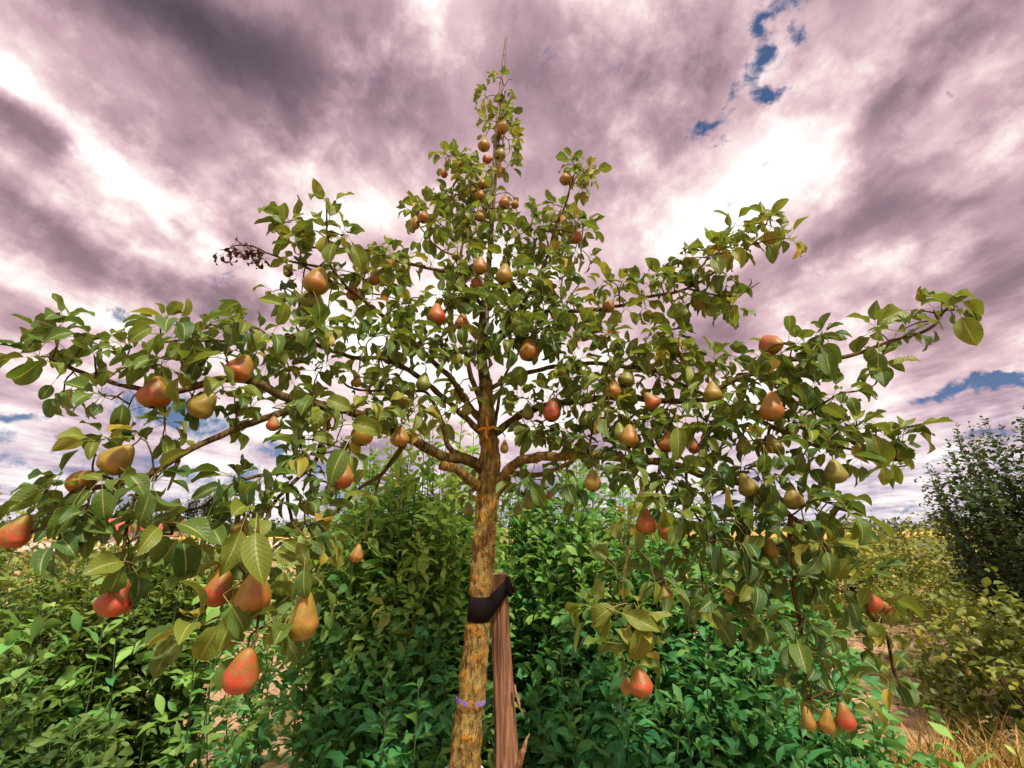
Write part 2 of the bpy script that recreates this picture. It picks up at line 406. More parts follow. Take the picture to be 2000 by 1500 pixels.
# ------------------------------------------------------------------ leaf shapes
def leaf_shape(ns, nc, width, bend, fold, wave, twist, petiole, prof, rnd, pside=True):
    """unit leaf: x along, y across, z up; total length petiole+1. Quads only."""
    V = []; UV = []; Q = []
    x = z = 0.0; ang = bend * .25 + rnd.uniform(0, .35); steps = 4
    pet = [(0, 0)]
    for i in range(steps):
        x += math.cos(ang) * petiole / steps; z += math.sin(ang) * petiole / steps
        ang -= bend * .12; pet.append((x, z))
    if pside:
        r = .014
        for (a, b) in pet:
            for k in range(3):
                t = 2 * math.pi * k / 3
                V.append((a, math.cos(t) * r, b + math.sin(t) * r)); UV.append((0, .5))
        for i in range(len(pet) - 1):
            for k in range(3):
                q = i * 3 + k; p = i * 3 + (k + 1) % 3
                Q.append((q, p, p + 3, q + 3))
    b0 = len(V)
    ph = rnd.uniform(0, 6); side = rnd.uniform(-.25, .25)
    yb = 0
    for i in range(ns + 1):
        s_ = i / ns
        wd = prof(s_) * width
        tw = twist * s_
        for j in range(nc + 1):
            v = -1 + 2 * j / nc
            yy = v * wd * math.cos(fold * .7); zz = abs(v) * wd * math.sin(fold) + wave * math.sin(ph + s_ * 9 + v * 1.5) * abs(v) * wd
            y2 = yy * math.cos(tw) - zz * math.sin(tw); z2 = yy * math.sin(tw) + zz * math.cos(tw)
            V.append((x - z2 * math.sin(ang), y2 + yb, z + z2 * math.cos(ang))); UV.append((s_, j / nc))
        x += math.cos(ang) / ns; z += math.sin(ang) / ns; ang -= bend / ns * (.6 + s_ * .9)
        yb += side * s_ / ns
    for i in range(ns):
        for j in range(nc):
            a = b0 + i * (nc + 1) + j
            Q.append((a, a + nc + 1, a + nc + 2, a + 1))
    return np.array(V), np.array(UV), np.array(Q)
rl = random.Random(3)
def prof_pear(s): return (math.sin(math.pi * min(1, s ** .82)) ** .72) * (1 - .25 * max(0, s - .6)) if 0 < s < 1 else .02
def prof_lance(s): return (math.sin(math.pi * s ** 1.1) ** .85) if 0 < s < 1 else .02
def prof_round(s): return (math.sin(math.pi * s ** .9) ** .6) if 0 < s < 1 else .04
PV = [leaf_shape(7, 4, rl.uniform(.25, .34), rl.uniform(.2, 1.7), rl.uniform(.1, .75), rl.uniform(.05, .35), rl.uniform(-.6, .6), .5, prof_pear, rl) for _ in range(14)]
SV = [leaf_shape(5, 2, rl.uniform(.19, .27), rl.uniform(.1, 1.3), rl.uniform(.1, .6), rl.uniform(.1, .4), rl.uniform(-.5, .5), .12, prof_lance, rl, False) for _ in range(10)]
BV = [leaf_shape(3, 2, rl.uniform(.30, .42), rl.uniform(.0, .9), rl.uniform(.0, .5), .2, rl.uniform(-.5, .5), .15, prof_round, rl, False) for _ in range(6)]
DV = [leaf_shape(6, 2, rl.uniform(.14, .22), rl.uniform(.8, 2.6), rl.uniform(.5, 1.2), .6, rl.uniform(-1.5, 1.5), .4, prof_lance, rl) for _ in range(6)]
GV = [leaf_shape(5, 2, .022, rl.uniform(.3, 1.8), .3, .0, rl.uniform(-.6, .6), .01, lambda s: 1.02 - s, rl, False) for _ in range(5)]

def leaf_group(variants, items, name, material, parent, nparts=300, part='leaf', mass='foliage'):
    """items: list of (pos, x axis dir, normal hint, size, tint(3)); the nparts largest in view become objects, the rest one mesh"""
    if not items: return
    P = np.array([tuple(i[0]) for i in items]); X = np.array([tuple(i[1]) for i in items]); Z = np.array([tuple(i[2]) for i in items])
    S = np.array([i[3] for i in items]); TN = np.array([i[4] for i in items])
    X /= np.linalg.norm(X, axis=1)[:, None] + 1e-9
    Y = np.cross(Z, X); ln = np.linalg.norm(Y, axis=1); bad = ln < 1e-3
    Y[bad] = (0, 1, 0); Y /= np.linalg.norm(Y, axis=1)[:, None]
    Z = np.cross(X, Y)
    M = np.stack([X, Y, Z], axis=2) * S[:, None, None]           # columns
    N = len(items); vi = rng.integers(0, len(variants), N)
    C = P - np.array(tuple(CAM))
    dz = C @ np.array(tuple(FW)); sx = C[:, 0] / np.maximum(dz, .05) * FPX; sy = C @ np.array(tuple(UP)) / np.maximum(dz, .05) * FPX
    inview = (dz > .2) & (abs(sx) < 1040) & (abs(sy) < 790)
    score = np.where(inview, S / np.maximum(dz, .1), 0)
    order = np.argsort(-score); k = min(nparts, int(inview.sum())); single = order[:k]; rest = order[k:]
    org = np.array(tuple(parent.location))
    NTINT = 5
    cache = {}
    tq = TN[single]
    for idx in single:
        key = (int(vi[idx]), int(min(NTINT - 1, TN[idx][0] * NTINT)), int(min(2, (TN[idx][1] - .55) / .3)) if TN[idx][1] > .55 else 0)
        me = cache.get(key)
        if me is None:
            v, uv, q = variants[key[0]]
            tt = np.tile(np.array([(key[1] + .5) / NTINT, .7 + .3 * key[2], 0, 1]), (len(v), 1))
            me = np_mesh(part, v, q, uv, tt); me.materials.append(material); cache[key] = me
        o = bpy.data.objects.new(part, me); o.parent = parent
        mm = Matrix(M[idx].tolist()).to_4x4(); mm.translation = Vector((P[idx] - org).tolist()); o.matrix_local = mm
        COL.objects.link(o)
    if len(rest):
        Vs = []; Qs = []; Us = []; Ts = []; off = 0
        for kk in range(len(variants)):
            ii = rest[vi[rest] == kk]
            if not len(ii): continue
            v, uv, q = variants[kk]
            A = np.einsum('nij,vj->nvi', M[ii], v) + (P[ii] - org)[:, None, :]
            Vs.append(A.reshape(-1, 3)); Us.append(np.tile(uv, (len(ii), 1)))
            Qs.append((q[None] + (np.arange(len(ii)) * len(v))[:, None, None] + off).reshape(-1, 4)); off += len(ii) * len(v)
            t4 = np.ones((len(ii), len(v), 4)); t4[:, :, :3] = TN[ii][:, None, :]; Ts.append(t4.reshape(-1, 4))
        me = np_mesh(mass, np.vstack(Vs), np.vstack(Qs), np.vstack(Us), np.vstack(Ts))
        me.materials.append(material)
        link(mass, me, None, parent, 'stuff')

def rv(s=1.0): return Vector((random.gauss(0, s), random.gauss(0, s), random.gauss(0, s)))
def ru(): 
    v = rv(); return v.normalized()

# ------------------------------------------------------------------ ground, fields, horizon
def ground_mat():
    m, t = mat('sandy_ground')
    tcn = t.new('ShaderNodeTexCoord'); o = tcn.outputs['Object']
    n = t.noise(o, .9, 6, .6); n2 = t.noise(o, 14, 6, .65)
    c = t.ramp(n2, [(.3, (.44, .27, .14)), (.5, (.72, .47, .27)), (.7, (.85, .62, .39))])
    gr = t.ramp(t.noise(o, 6, 5, .7), [(.3, (.10, .11, .025)), (.7, (.28, .24, .07))])
    c = t.mix(t.smooth(n, .52, .62), c, gr)
    sp = t.new('ShaderNodeSeparateXYZ'); t.l.new(o, sp.inputs[0])
    far = t.smooth(sp.outputs[1], 14, 30)
    c = t.mix(far, c, t.ramp(t.noise(o, .03, 3, .5), [(.4, (.12, .15, .04)), (.6, (.24, .22, .06))]))
    finish(t, principled(t, c, .95, .1, bump=t.math('ADD', n2, t.noise(o, 60, 4, .7)), bstr=1, bdist=.05))
    return m
def grid_sheet(name, x0, x1, y0, y1, nx, ny, zf, m, kind='structure'):
    xs = np.linspace(x0, x1, nx); ys = np.linspace(y0, y1, ny)
    V = np.array([(x, y, zf(x, y)) for y in ys for x in xs])
    Q = np.array([(j * nx + i, j * nx + i + 1, (j + 1) * nx + i + 1, (j + 1) * nx + i) for j in range(ny - 1) for i in range(nx - 1)])
    return link(name, np_mesh(name, V, Q), m, None, kind)
GM = ground_mat()
# near ground, gently rough; falls onto the flat plain around it
def gz(x, y):
    d = min(1, max(0, (14 - max(abs(x), abs(y - 8))) / 4))
    return .004 + d * (.06 + .06 * mn.fractal(Vector((x * .5, y * .5, 0)), 1, 2, 4) + .02 * mn.noise(Vector((x * 4, y * 4, 3))))
grid_sheet('ground', -14, 14, -6, 22, 141, 141, gz, GM)
me = np_mesh('plain', np.array([(-3000, -3000, -.02), (3000, -3000, -.02), (3000, 3000, -.02), (-3000, 3000, -.02)]), np.array([(0, 1, 2, 3)]), smooth=False)
link('terrain', me, GM, None, 'structure')
FIELD = simple('ripe_field_yellow', (.62, .38, .12), .95, .05, .5, .25, .6, .1)
FIELD2 = simple('pale_field', (.55, .42, .33), .95, .05, .3, .2, .6, .1)
def sheet(name, x0, x1, y0, y1, z, h, m):
    V = [(x0, y0, z), (x1, y0, z), (x1, y1, z), (x0, y1, z), (x0, y0, z + h), (x1, y0, z + h), (x1, y1, z + h), (x0, y1, z + h)]
    Q = [(0, 1, 5, 4), (1, 2, 6, 5), (2, 3, 7, 6), (3, 0, 4, 7), (4, 5, 6, 7)]
    return link(name, np_mesh(name, np.array(V, float), np.array(Q), smooth=False), m, None, 'structure')
sheet('wheat_field', 24, 180, 62, 160, -.01, .35, FIELD)
sheet('stubble_field', -45, -12, 32, 52, -.01, .25, FIELD2)
sheet('barley_field', -62, -26, 54, 70, -.01, .45, FIELD)

def leaf_cloud(center, rad, n, size, tint, noise_s=1.6, up=.3, shell=.35, lump=.35):
    """leaf items spread through an ellipsoid with a lumpy outline and holes"""
    out = []; c = Vector(center); rad = Vector(rad); sd = Vector((random.uniform(0, 50),) * 3)
    while len(out) < n:
        d = ru()
        if d.z < -.35: continue
        r = (1 - shell * random.random() ** 1.5) * (1 + lump * mn.fractal(d * noise_s + sd, 1, 2, 3) * 1.6)
        q = Vector((d.x * rad.x, d.y * rad.y, d.z * rad.z)) * r
        if mn.noise((c + q) * (2.2 / max(.15, rad.x)) + sd) < -.25: continue
        x = (d * .6 + ru() + Vector((0, 0, up))).normalized(); nrm = (ru() * .7 + Vector((0, 0, 1)) + d * .4)
        t0 = min(1, max(0, tint + random.gauss(0, .14) + .2 * mn.noise((c + q) * 3)))
        out.append((c + q, x, nrm, size * random.uniform(.7, 1.25), (t0, random.uniform(.75, 1.15), 0)))
    return out

# far wood on the horizon (one mass), separate far trees, poplars and bushes
FARLEAF = leaf_mat('far_tree_leaf', [(0, (.04, .06, .045)), (.5, (.075, .10, .06)), (1, (.14, .14, .08))], (.1, .1, .1), veins=False, transl=.15)
def far_wood():
    e = empty('distant_wood', (0, 260, 0)); bpy.data.objects.remove(e)
    items = []
    for k in range(90):
        x = -330 + k * 7.5 + random.uniform(-3, 3); y = 260 + random.uniform(-20, 20)
        h = random.uniform(2.6, 5.6)
        items += leaf_cloud((x, y, h * .5), (random.uniform(4, 7), 4, h * .62), 60, 1.6, .4)
    class D: pass
    root = empty('far_wood_anchor', (0, 0, 0))
    leaf_group(BV, items, 'x', FARLEAF, root, nparts=0, mass='distant_wood')
    for ch in list(root.children): ch.parent = None
    bpy.data.objects.remove(root)
far_wood()

def trunk_part(parent, a, b, r, name='trunk', m=None):
    T = Tubes(); pts, rad = resample([a, (Vector(a) + Vector(b)) / 2 + rv(.03 * (Vector(b) - Vector(a)).length), b], [r, r * .8, r * .4], (Vector(b) - Vector(a)).length / 8)
    T.add(pts, rad, 6)
    return link(name, T.mesh(name, parent.location), m or THINTWIG, parent)
def far_tree(px, Y, h, wdt, label, kind='round', tint=.4, group=None, nm='tree'):
    b = W(px, 1030, Y); b.z = -.02
    root = empty(nm, b); tag(root, label, 'tree', group)
    trunk_part(root, b, b + Vector((0, 0, h * .7)), h * .03)
    items = leaf_cloud(b + Vector((0, 0, h * (.58 if kind == 'round' else .54))), (wdt, wdt, h * (.45 if kind == 'round' else .5)), 420, h * .085 if kind == 'round' else h * .05, tint, shell=.8)
    leaf_group(BV, items, nm, FARLEAF, root, nparts=0, mass='crown')
far_tree(240, 75, 5.2, 3.2, 'leftmost round grey-green tree behind the red roofs on the left horizon', group='trees on the left horizon')
far_tree(272, 80, 5.8, 3.4, 'taller grey-green tree right of the red roofs on the left horizon', group='trees on the left horizon')
for px, h in ((362, 7.0), (374, 7.8), (392, 7.4), (404, 8.2)):
    far_tree(px, 120, h + 1.5, .9, {362: 'leftmost slim poplar of the four on the left horizon', 374: 'second slim poplar from the left on the horizon', 392: 'third slim poplar from the left on the horizon', 404: 'rightmost and tallest slim poplar of the four on the left horizon'}[px], 'poplar', .3, 'poplars on the left horizon', 'poplar_tree')
far_tree(1740, 22, 1.9, 1.15, 'small round dark bush standing alone on the right horizon', tint=.75, nm='round_bush')
far_tree(1850, 60, 3.0, 2.0, 'low bush at the far edge of the yellow field on the right', tint=.6, nm='bush')

ROOF = simple('red_roof_tiles', (.50, .10, .09), .8, .2, 3, .2)
WALL = simple('pale_render_wall', (.62, .50, .46), .85, .1, 2, .1)
WINDOW = simple('dark_window_glass', (.05, .06, .08), .2, .5, 3, .1)
def box(x0, x1, y0, y1, z0, z1):
    V = [(x0, y0, z0), (x1, y0, z0), (x1, y1, z0), (x0, y1, z0), (x0, y0, z1), (x1, y0, z1), (x1, y1, z1), (x0, y1, z1)]
    return np.array(V, float), np.array([(0, 1, 5, 4), (1, 2, 6, 5), (2, 3, 7, 6), (3, 0, 4, 7), (4, 5, 6, 7), (3, 2, 1, 0)])
def house(px, Y, wd, dp, wh, rh, label, rot=0):
    b = W(px, 1030, Y); b.z = -.02
    root = empty('farm_building', b); root.rotation_euler.z = rot; tag(root, label, 'building', 'red roofed buildings on the left horizon')
    v, q = box(-wd / 2, wd / 2, -dp / 2, dp / 2, 0, wh); link('wall', np_mesh('wall', v, q, smooth=False), WALL, root)
    e = .35
    V = np.array([(-wd / 2 - e, -dp / 2 - e, wh + .01), (wd / 2 + e, -dp / 2 - e, wh + .01), (wd / 2 + e, dp / 2 + e, wh + .01), (-wd / 2 - e, dp / 2 + e, wh + .01), (-wd / 2 - e, 0, wh + rh), (wd / 2 + e, 0, wh + rh)])
    me = bpy.data.meshes.new('roof'); me.from_pydata(V.tolist(), [], [(0, 1, 5, 4), (2, 3, 4, 5), (0, 4, 3), (1, 2, 5), (3, 2, 1, 0)]); link('roof', me, ROOF, root)
    n = int(wd // 3)
    for i in range(n):
        x = -wd / 2 + (i + .5) * wd / n
        v, q = box(x - .5, x + .5, -dp / 2 - .04, -dp / 2 + .05, wh * .35, wh * .78); link('window', np_mesh('window', v, q, smooth=False), WINDOW, root)
house(182, 62, 7, 6, 1.6, 1.3, 'small building with red roof, leftmost on the left horizon')
house(262, 56, 9, 7, 1.3, 1.2, 'long low pale building with red roof on the left horizon', R(8))
house(228, 46, 3.5, 4, 1.2, .7, 'nearest small pale shed with a red roof on the left horizon', R(-10))

# ------------------------------------------------------------------ shrubs behind the tree
def shrub(name, X, Y, H, spread, nsh, label, cat, material, variants, lsize, tint, per=.035, nparts=150, lean=(0, 0), group=None, bright=(.75, 1.15), start=.06, bare=0, shootm=None):
    root = empty(name, (X, Y, .0)); tag(root, label, cat, group)
    items = []
    for s in range(nsh):
        a = random.uniform(0, 2 * math.pi); rr = spread * math.sqrt(random.random())
        h = H * (1 - .34 * random.random() ** 1.3) * (1 - .22 * (rr / spread) ** 2)
        b = Vector((X + math.cos(a) * rr * .35, Y + math.sin(a) * rr * .35, .0))
        top = Vector((X + math.cos(a) * rr + lean[0] * h, Y + math.sin(a) * rr + lean[1] * h, h))
        mid = b.lerp(top, .5) + Vector((math.cos(a), math.sin(a), 0)) * rr * .12 + rv(.02)
        pts, rad = resample([b, mid, top], [.006, .004, .0014], .06)
        T = Tubes(); T.add(pts, rad, 4)
        link('stem', T.mesh('stem', root.location), shootm or SHOOT, root)
        L = 0; phi = random.uniform(0, 6); acc = 0
        for i in range(1, len(pts)):
            seg = (pts[i] - pts[i - 1]); acc += seg.length; f = i / len(pts)
            while acc > per:
                acc -= per
                if f < start: continue
                phi += 2.4
                p = pts[i] - seg * random.random()
                t = seg.normalized(); u = t.orthogonal().normalized(); v = t.cross(u)
                out = u * math.cos(phi) + v * math.sin(phi)
                x = (out + t * random.uniform(.25, 1.0) + rv(.2)).normalized()
                nrm = (t * 1.0 - out * .3 + Vector((0, 0, .5)) + rv(.3))
                sz = lsize * random.uniform(.6, 1.2) * (1.05 - .45 * max(0, f - .8) / .2)
                t0 = min(1, max(0, tint + random.gauss(0, .11) + .42 * (f - .6)))  # paler up the shoot: young leaves, with backlight put into the tint too
                items.append((p, x, nrm, sz, (t0, random.uniform(*bright), 0)))
                if random.random() < .30 and f < .9:      # side twig with a few leaves
                    q = p + out * random.uniform(.04, .12) + Vector((0, 0, .03))
                    for _ in range(4):
                        items.append((q + rv(.02), (out + ru() * .9 + Vector((0, 0, .3))).normalized(), Vector((0, 0, 1)) + rv(.5), sz * .9, (t0, random.uniform(*bright), 0)))
    leaf_group(variants, items, name, material, root, nparts)
    return root
def XW(px, Y): return W(px, 1100, Y).x
SH = [  # px, Y, H, spread, shoots, tint, label
 (850, 2.5, 2.18, .36, 50, .62, 'tall pale green shrub with upright shoots directly left of the pear tree trunk'),
 (1140, 2.55, 2.10, .38, 50, .42, 'tall bluish green shrub right behind the wooden stake'),
 (1000, 2.8, 2.0, .34, 34, .30, 'green shrub low behind the stake between the two tall shrubs'),
 (730, 2.5, 2.02, .30, 46, .50, 'mid green shrub left of the trunk above the small dangling pear'),
 (1310, 2.4, 1.86, .36, 46, .34, 'dense emerald shrub behind the pear hanging lowest on the right'),
 (1490, 2.3, 1.50, .30, 34, .34, 'emerald shrub behind the long hanging branches on the right'),
 (545, 3.1, 1.50, .26, 7, .40, 'thin shrub behind the lowest red pear with sand showing through'),
 (340, 2.5, 1.64, .28, 36, .50, 'olive green shrub below the distant poplars'),
 (220, 2.4, 1.56, .36, 46, .50, 'olive green shrub behind the cracked red pear on the left'),
 (70, 2.2, 1.58, .36, 44, .52, 'yellowish green shrub at the left edge below the red pear'),
 (-70, 2.6, 1.80, .25, 26, .58, 'tall shrub cut by the left edge of the picture beside the houses'),
 (110, 1.85, 1.08, .30, 34, .26, 'low dark green shrub in the bottom left corner'),
 (270, 1.85, .98, .20, 18, .34, 'low green shrub in front of the sandy gap at the bottom left'),
 (790, 2.0, 1.22, .30, 38, .20, 'dark green shrub low beside the foot of the lichened trunk'),
 (1170, 2.05, 1.18, .32, 40, .14, 'darkest green shrub low right of the wooden stake'),
 (1420, 2.0, 1.18, .34, 38, .20, 'dark leafy shrub below the hanging pear at the lower right'),
 (1630, 2.1, .94, .24, 16, .34, 'low green shrub around the three pears at the lower right'),
]
for (px, Y, H, sp, n, ti, lab) in SH:
    shrub('leafy_shrub', XW(px, Y), Y, H, sp, n, lab, 'shrub', OLIVELEAF if px < 450 else SHRUBLEAF, SV, .064 if px < 450 else .074, ti + (-.04 if px < 450 else .06), per=.019 if px < 450 else .0215, group='leafy shrubs in the hedge behind the pear tree')
FR = [(600, 1.6, .88, .20, 9, 'bright green young shoots low in front of the sandy gap left of the trunk'),
      (785, 2.75, 2.30, .20, 12, 'tallest pale yellow green shoots left of the fork of the pear tree'),
      (905, 2.8, 2.15, .16, 9, 'upright pale shoots just left of the lichened trunk, reaching the fork'),
      (1075, 2.8, 2.15, .22, 11, 'upright green shoots right of the trunk below the thick right limb'),
      (1270, 2.75, 2.0, .22, 9, 'upright green shoots behind the pair of orange pears on the right'),
      (640, 2.7, 1.85, .2, 8, 'upright pale shoots behind the small dangling orange pear'),
      (450, 2.3, 1.42, .2, 6, 'upright pale shoots poking out of the hedge under the big left cluster'),
      (180, 2.1, 1.40, .25, 7, 'bright upright shoots poking out of the hedge at the far left'),
      (1165, 1.25, .70, .07, 4, 'small bright green sprig at the bottom edge right of the stake'),
      (1850, 1.9, .86, .24, 9, 'bright green shoots in the bottom right beside the dry grass')]
for (px, Y, H, sp, n, lab) in FR:
    shrub('young_shoots', XW(px, Y), Y, H, sp, n, lab, 'plant', SHRUBLEAF, SV, .085, .66 if Y < 2 else .56, per=.032, nparts=110, group='bright young shoots in front of the hedge', bright=(.9, 1.3))

# brambles and the big dark shrub on the right
def bramble(px, Y, rad, label, n=2600, tint=.45, mt=None, size=.05, group='bramble mounds on the right'):
    x = XW(px, Y); root = empty('bramble_bush', (x, Y, 0)); tag(root, label, 'bramble', group)
    items = leaf_cloud((x, Y, rad[2] * .25), rad, n, size, tint, shell=.45, lump=.45, noise_s=2.4)
    for k in range(14):
        a = random.uniform(0, 6.28); q = Vector((x + math.cos(a) * rad[0] * .5, Y + math.sin(a) * rad[1] * .5, rad[2] * .9)); e = q + Vector((math.cos(a) * .4, math.sin(a) * .4, random.uniform(.1, .35)))
        trunk_part(root, Vector((x, Y, 0)), q, .008, 'stem')
    leaf_group(BV, items, 'bramble', mt or BRAMBLELEAF, root, nparts=120)
for args in [(1960, 3.8, (.8, .7, .8), 'bramble mound below the big dark bush, nearest the dry grass', 4200, .40),
             (1930, 6.6, (1.3, .9, 1.2), 'bramble mound behind the pink pear at the right end of the hanging branch', 4200, .48),
             (2060, 5.2, (1.0, .8, 1.1), 'bramble mound at the right edge below the dark bush', 3400, .38),
             (1700, 9.0, (1.6, 1.2, 1.12), 'brown green bramble mound under the round bush on the right horizon', 3600, .62),
             (1850, 9.5, (2.2, 1.2, 1.2), 'yellow green bramble mound just below the yellow field on the right', 4600, .52),
             (1560, 8.0, (1.6, 1.0, 1.0), 'far bramble mound seen through the branches right of centre', 2400, .5),
             (2080, 8.0, (2.2, 1.4, 1.6), 'dark bramble mound behind the big bush at the right edge', 3000, .25),
             (40, 7.0, (2.6, 1.4, 1.15), 'far olive bramble mound below the houses at the left edge', 3600, .5),
             (330, 8.0, (1.8, 1.2, 1.0), 'far olive bramble mound below the poplars', 2600, .5),
             (700, 9.0, (2.0, 1.2, 1.25), 'far bramble mound seen through the hedge left of the trunk', 2400, .5),
             (1150, 10.0, (3.0, 1.2, 1.3), 'far bramble mound seen through the hedge behind the stake', 2600, .5)]:
    px, Y, rad, lab, n, ti = args
    bramble(px, Y, rad, lab, n, ti, size=.06 if Y < 7 else .085)
shrub('dark_bush', XW(2090, 4.4), 4.4, 2.75, .85, 125, 'big dark bush rising above the horizon at the right edge', 'bush', DARKLEAF, BV, .055, .35, per=.018, nparts=300, start=.05, shootm=THINTWIG)

# dry grass tuft at the bottom right, sand clods
def grass_patch(cx, cy, rx, ry, n, h, name):
    items = []
    for _ in range(n):
        a = random.uniform(0, 6.28); r = math.sqrt(random.random())
        p = Vector((cx + math.cos(a) * r * rx, cy + math.sin(a) * r * ry, .03))
        items.append((p, Vector((random.gauss(0, .35), random.gauss(0, .35), 1)), ru(), h * random.uniform(.5, 1.2), (random.random(), random.uniform(.8, 1.2), 0)))
    root = empty('anchor', (0, 0, 0)); leaf_group(GV, items, name, DRYGRASS, root, nparts=0, mass=name)
    for ch in list(root.children): ch.parent = None
    bpy.data.objects.remove(root)
grass_patch(XW(1970, 2.5), 2.5, .8, .6, 6000, .46, 'dry_grass')
grass_patch(XW(1720, 7.6), 8.6, 1.6, .5, 1600, .28, 'straw_grass')
def clods():
    V = []; Q = []; n = 0
    bv, bq = box(-1, 1, -1, 1, -.6, .7)
    for _ in range(700):
        x = random.uniform(-5, 6); y = random.uniform(3.4, 9)
        s = random.uniform(.012, .05); a = random.uniform(0, 6.28)
        c, sn = math.cos(a), math.sin(a)
        v = bv * s * rng.uniform(.55, 1.1, bv.shape)
        v = np.stack([v[:, 0] * c - v[:, 1] * sn, v[:, 0] * sn + v[:, 1] * c, v[:, 2]], 1) + np.array([x, y, gz(x, y) + s * .2])
        V.append(v); Q.append(bq + n); n += 8
    link('sand_clods', np_mesh('sand_clods', np.vstack(V), np.vstack(Q)), GM, None, 'stuff')
clods()

# ------------------------------------------------------------------ the pear tree
tb = W(905, 1520, 1.5)
TRUNK = [(W(905, 1520, 1.5) + Vector((-.05, 0, -.95)), .048), (W(905, 1520, 1.5) + Vector((-.02, 0, -.4)), .042), (W(905, 1520, 1.5), .040), (W(918, 1380, 1.5), .037), (W(931, 1250, 1.5), .0355),
         (W(941, 1130, 1.5), .0325), (W(947, 1030, 1.5), .032), (W(955, 950, 1.5), .035), (W(957, 880, 1.5), .030), (W(950, 820, 1.5), .028),
         (W(948, 750, 1.51), .022), (W(940, 690, 1.52), .017), (W(944, 600, 1.55), .012), (W(956, 500, 1.6), .010), (W(964, 400, 1.66), .007), (W(974, 280, 1.73), .005), (W(979, 180, 1.78), .0025)]
pear_tree = empty('pear_tree', (TRUNK[0][0].x, TRUNK[0][0].y, 0))
tag(pear_tree, 'young pear tree with orange lichened trunk, tied to a wooden stake and laden with pears', 'pear tree')
tp, tr = resample([t[0] for t in TRUNK], [t[1] for t in TRUNK], .006)
TT = Tubes()
cut = next(i for i, p in enumerate(tp) if p.z > W(948, 740, 1.5).z)
TT.add(tp[:cut], tr[:cut], 36, rough=.0055, lich=.70, seed=1)
link('trunk', TT.mesh('trunk', pear_tree.location), BARK, pear_tree)
TT = Tubes(); TT.add(tp[cut - 1::4], [r * .98 for r in tr[cut - 1::4]], 10, rough=.001, lich=.2, seed=2)
link('leader', TT.mesh('leader', pear_tree.location), TWIG, pear_tree)

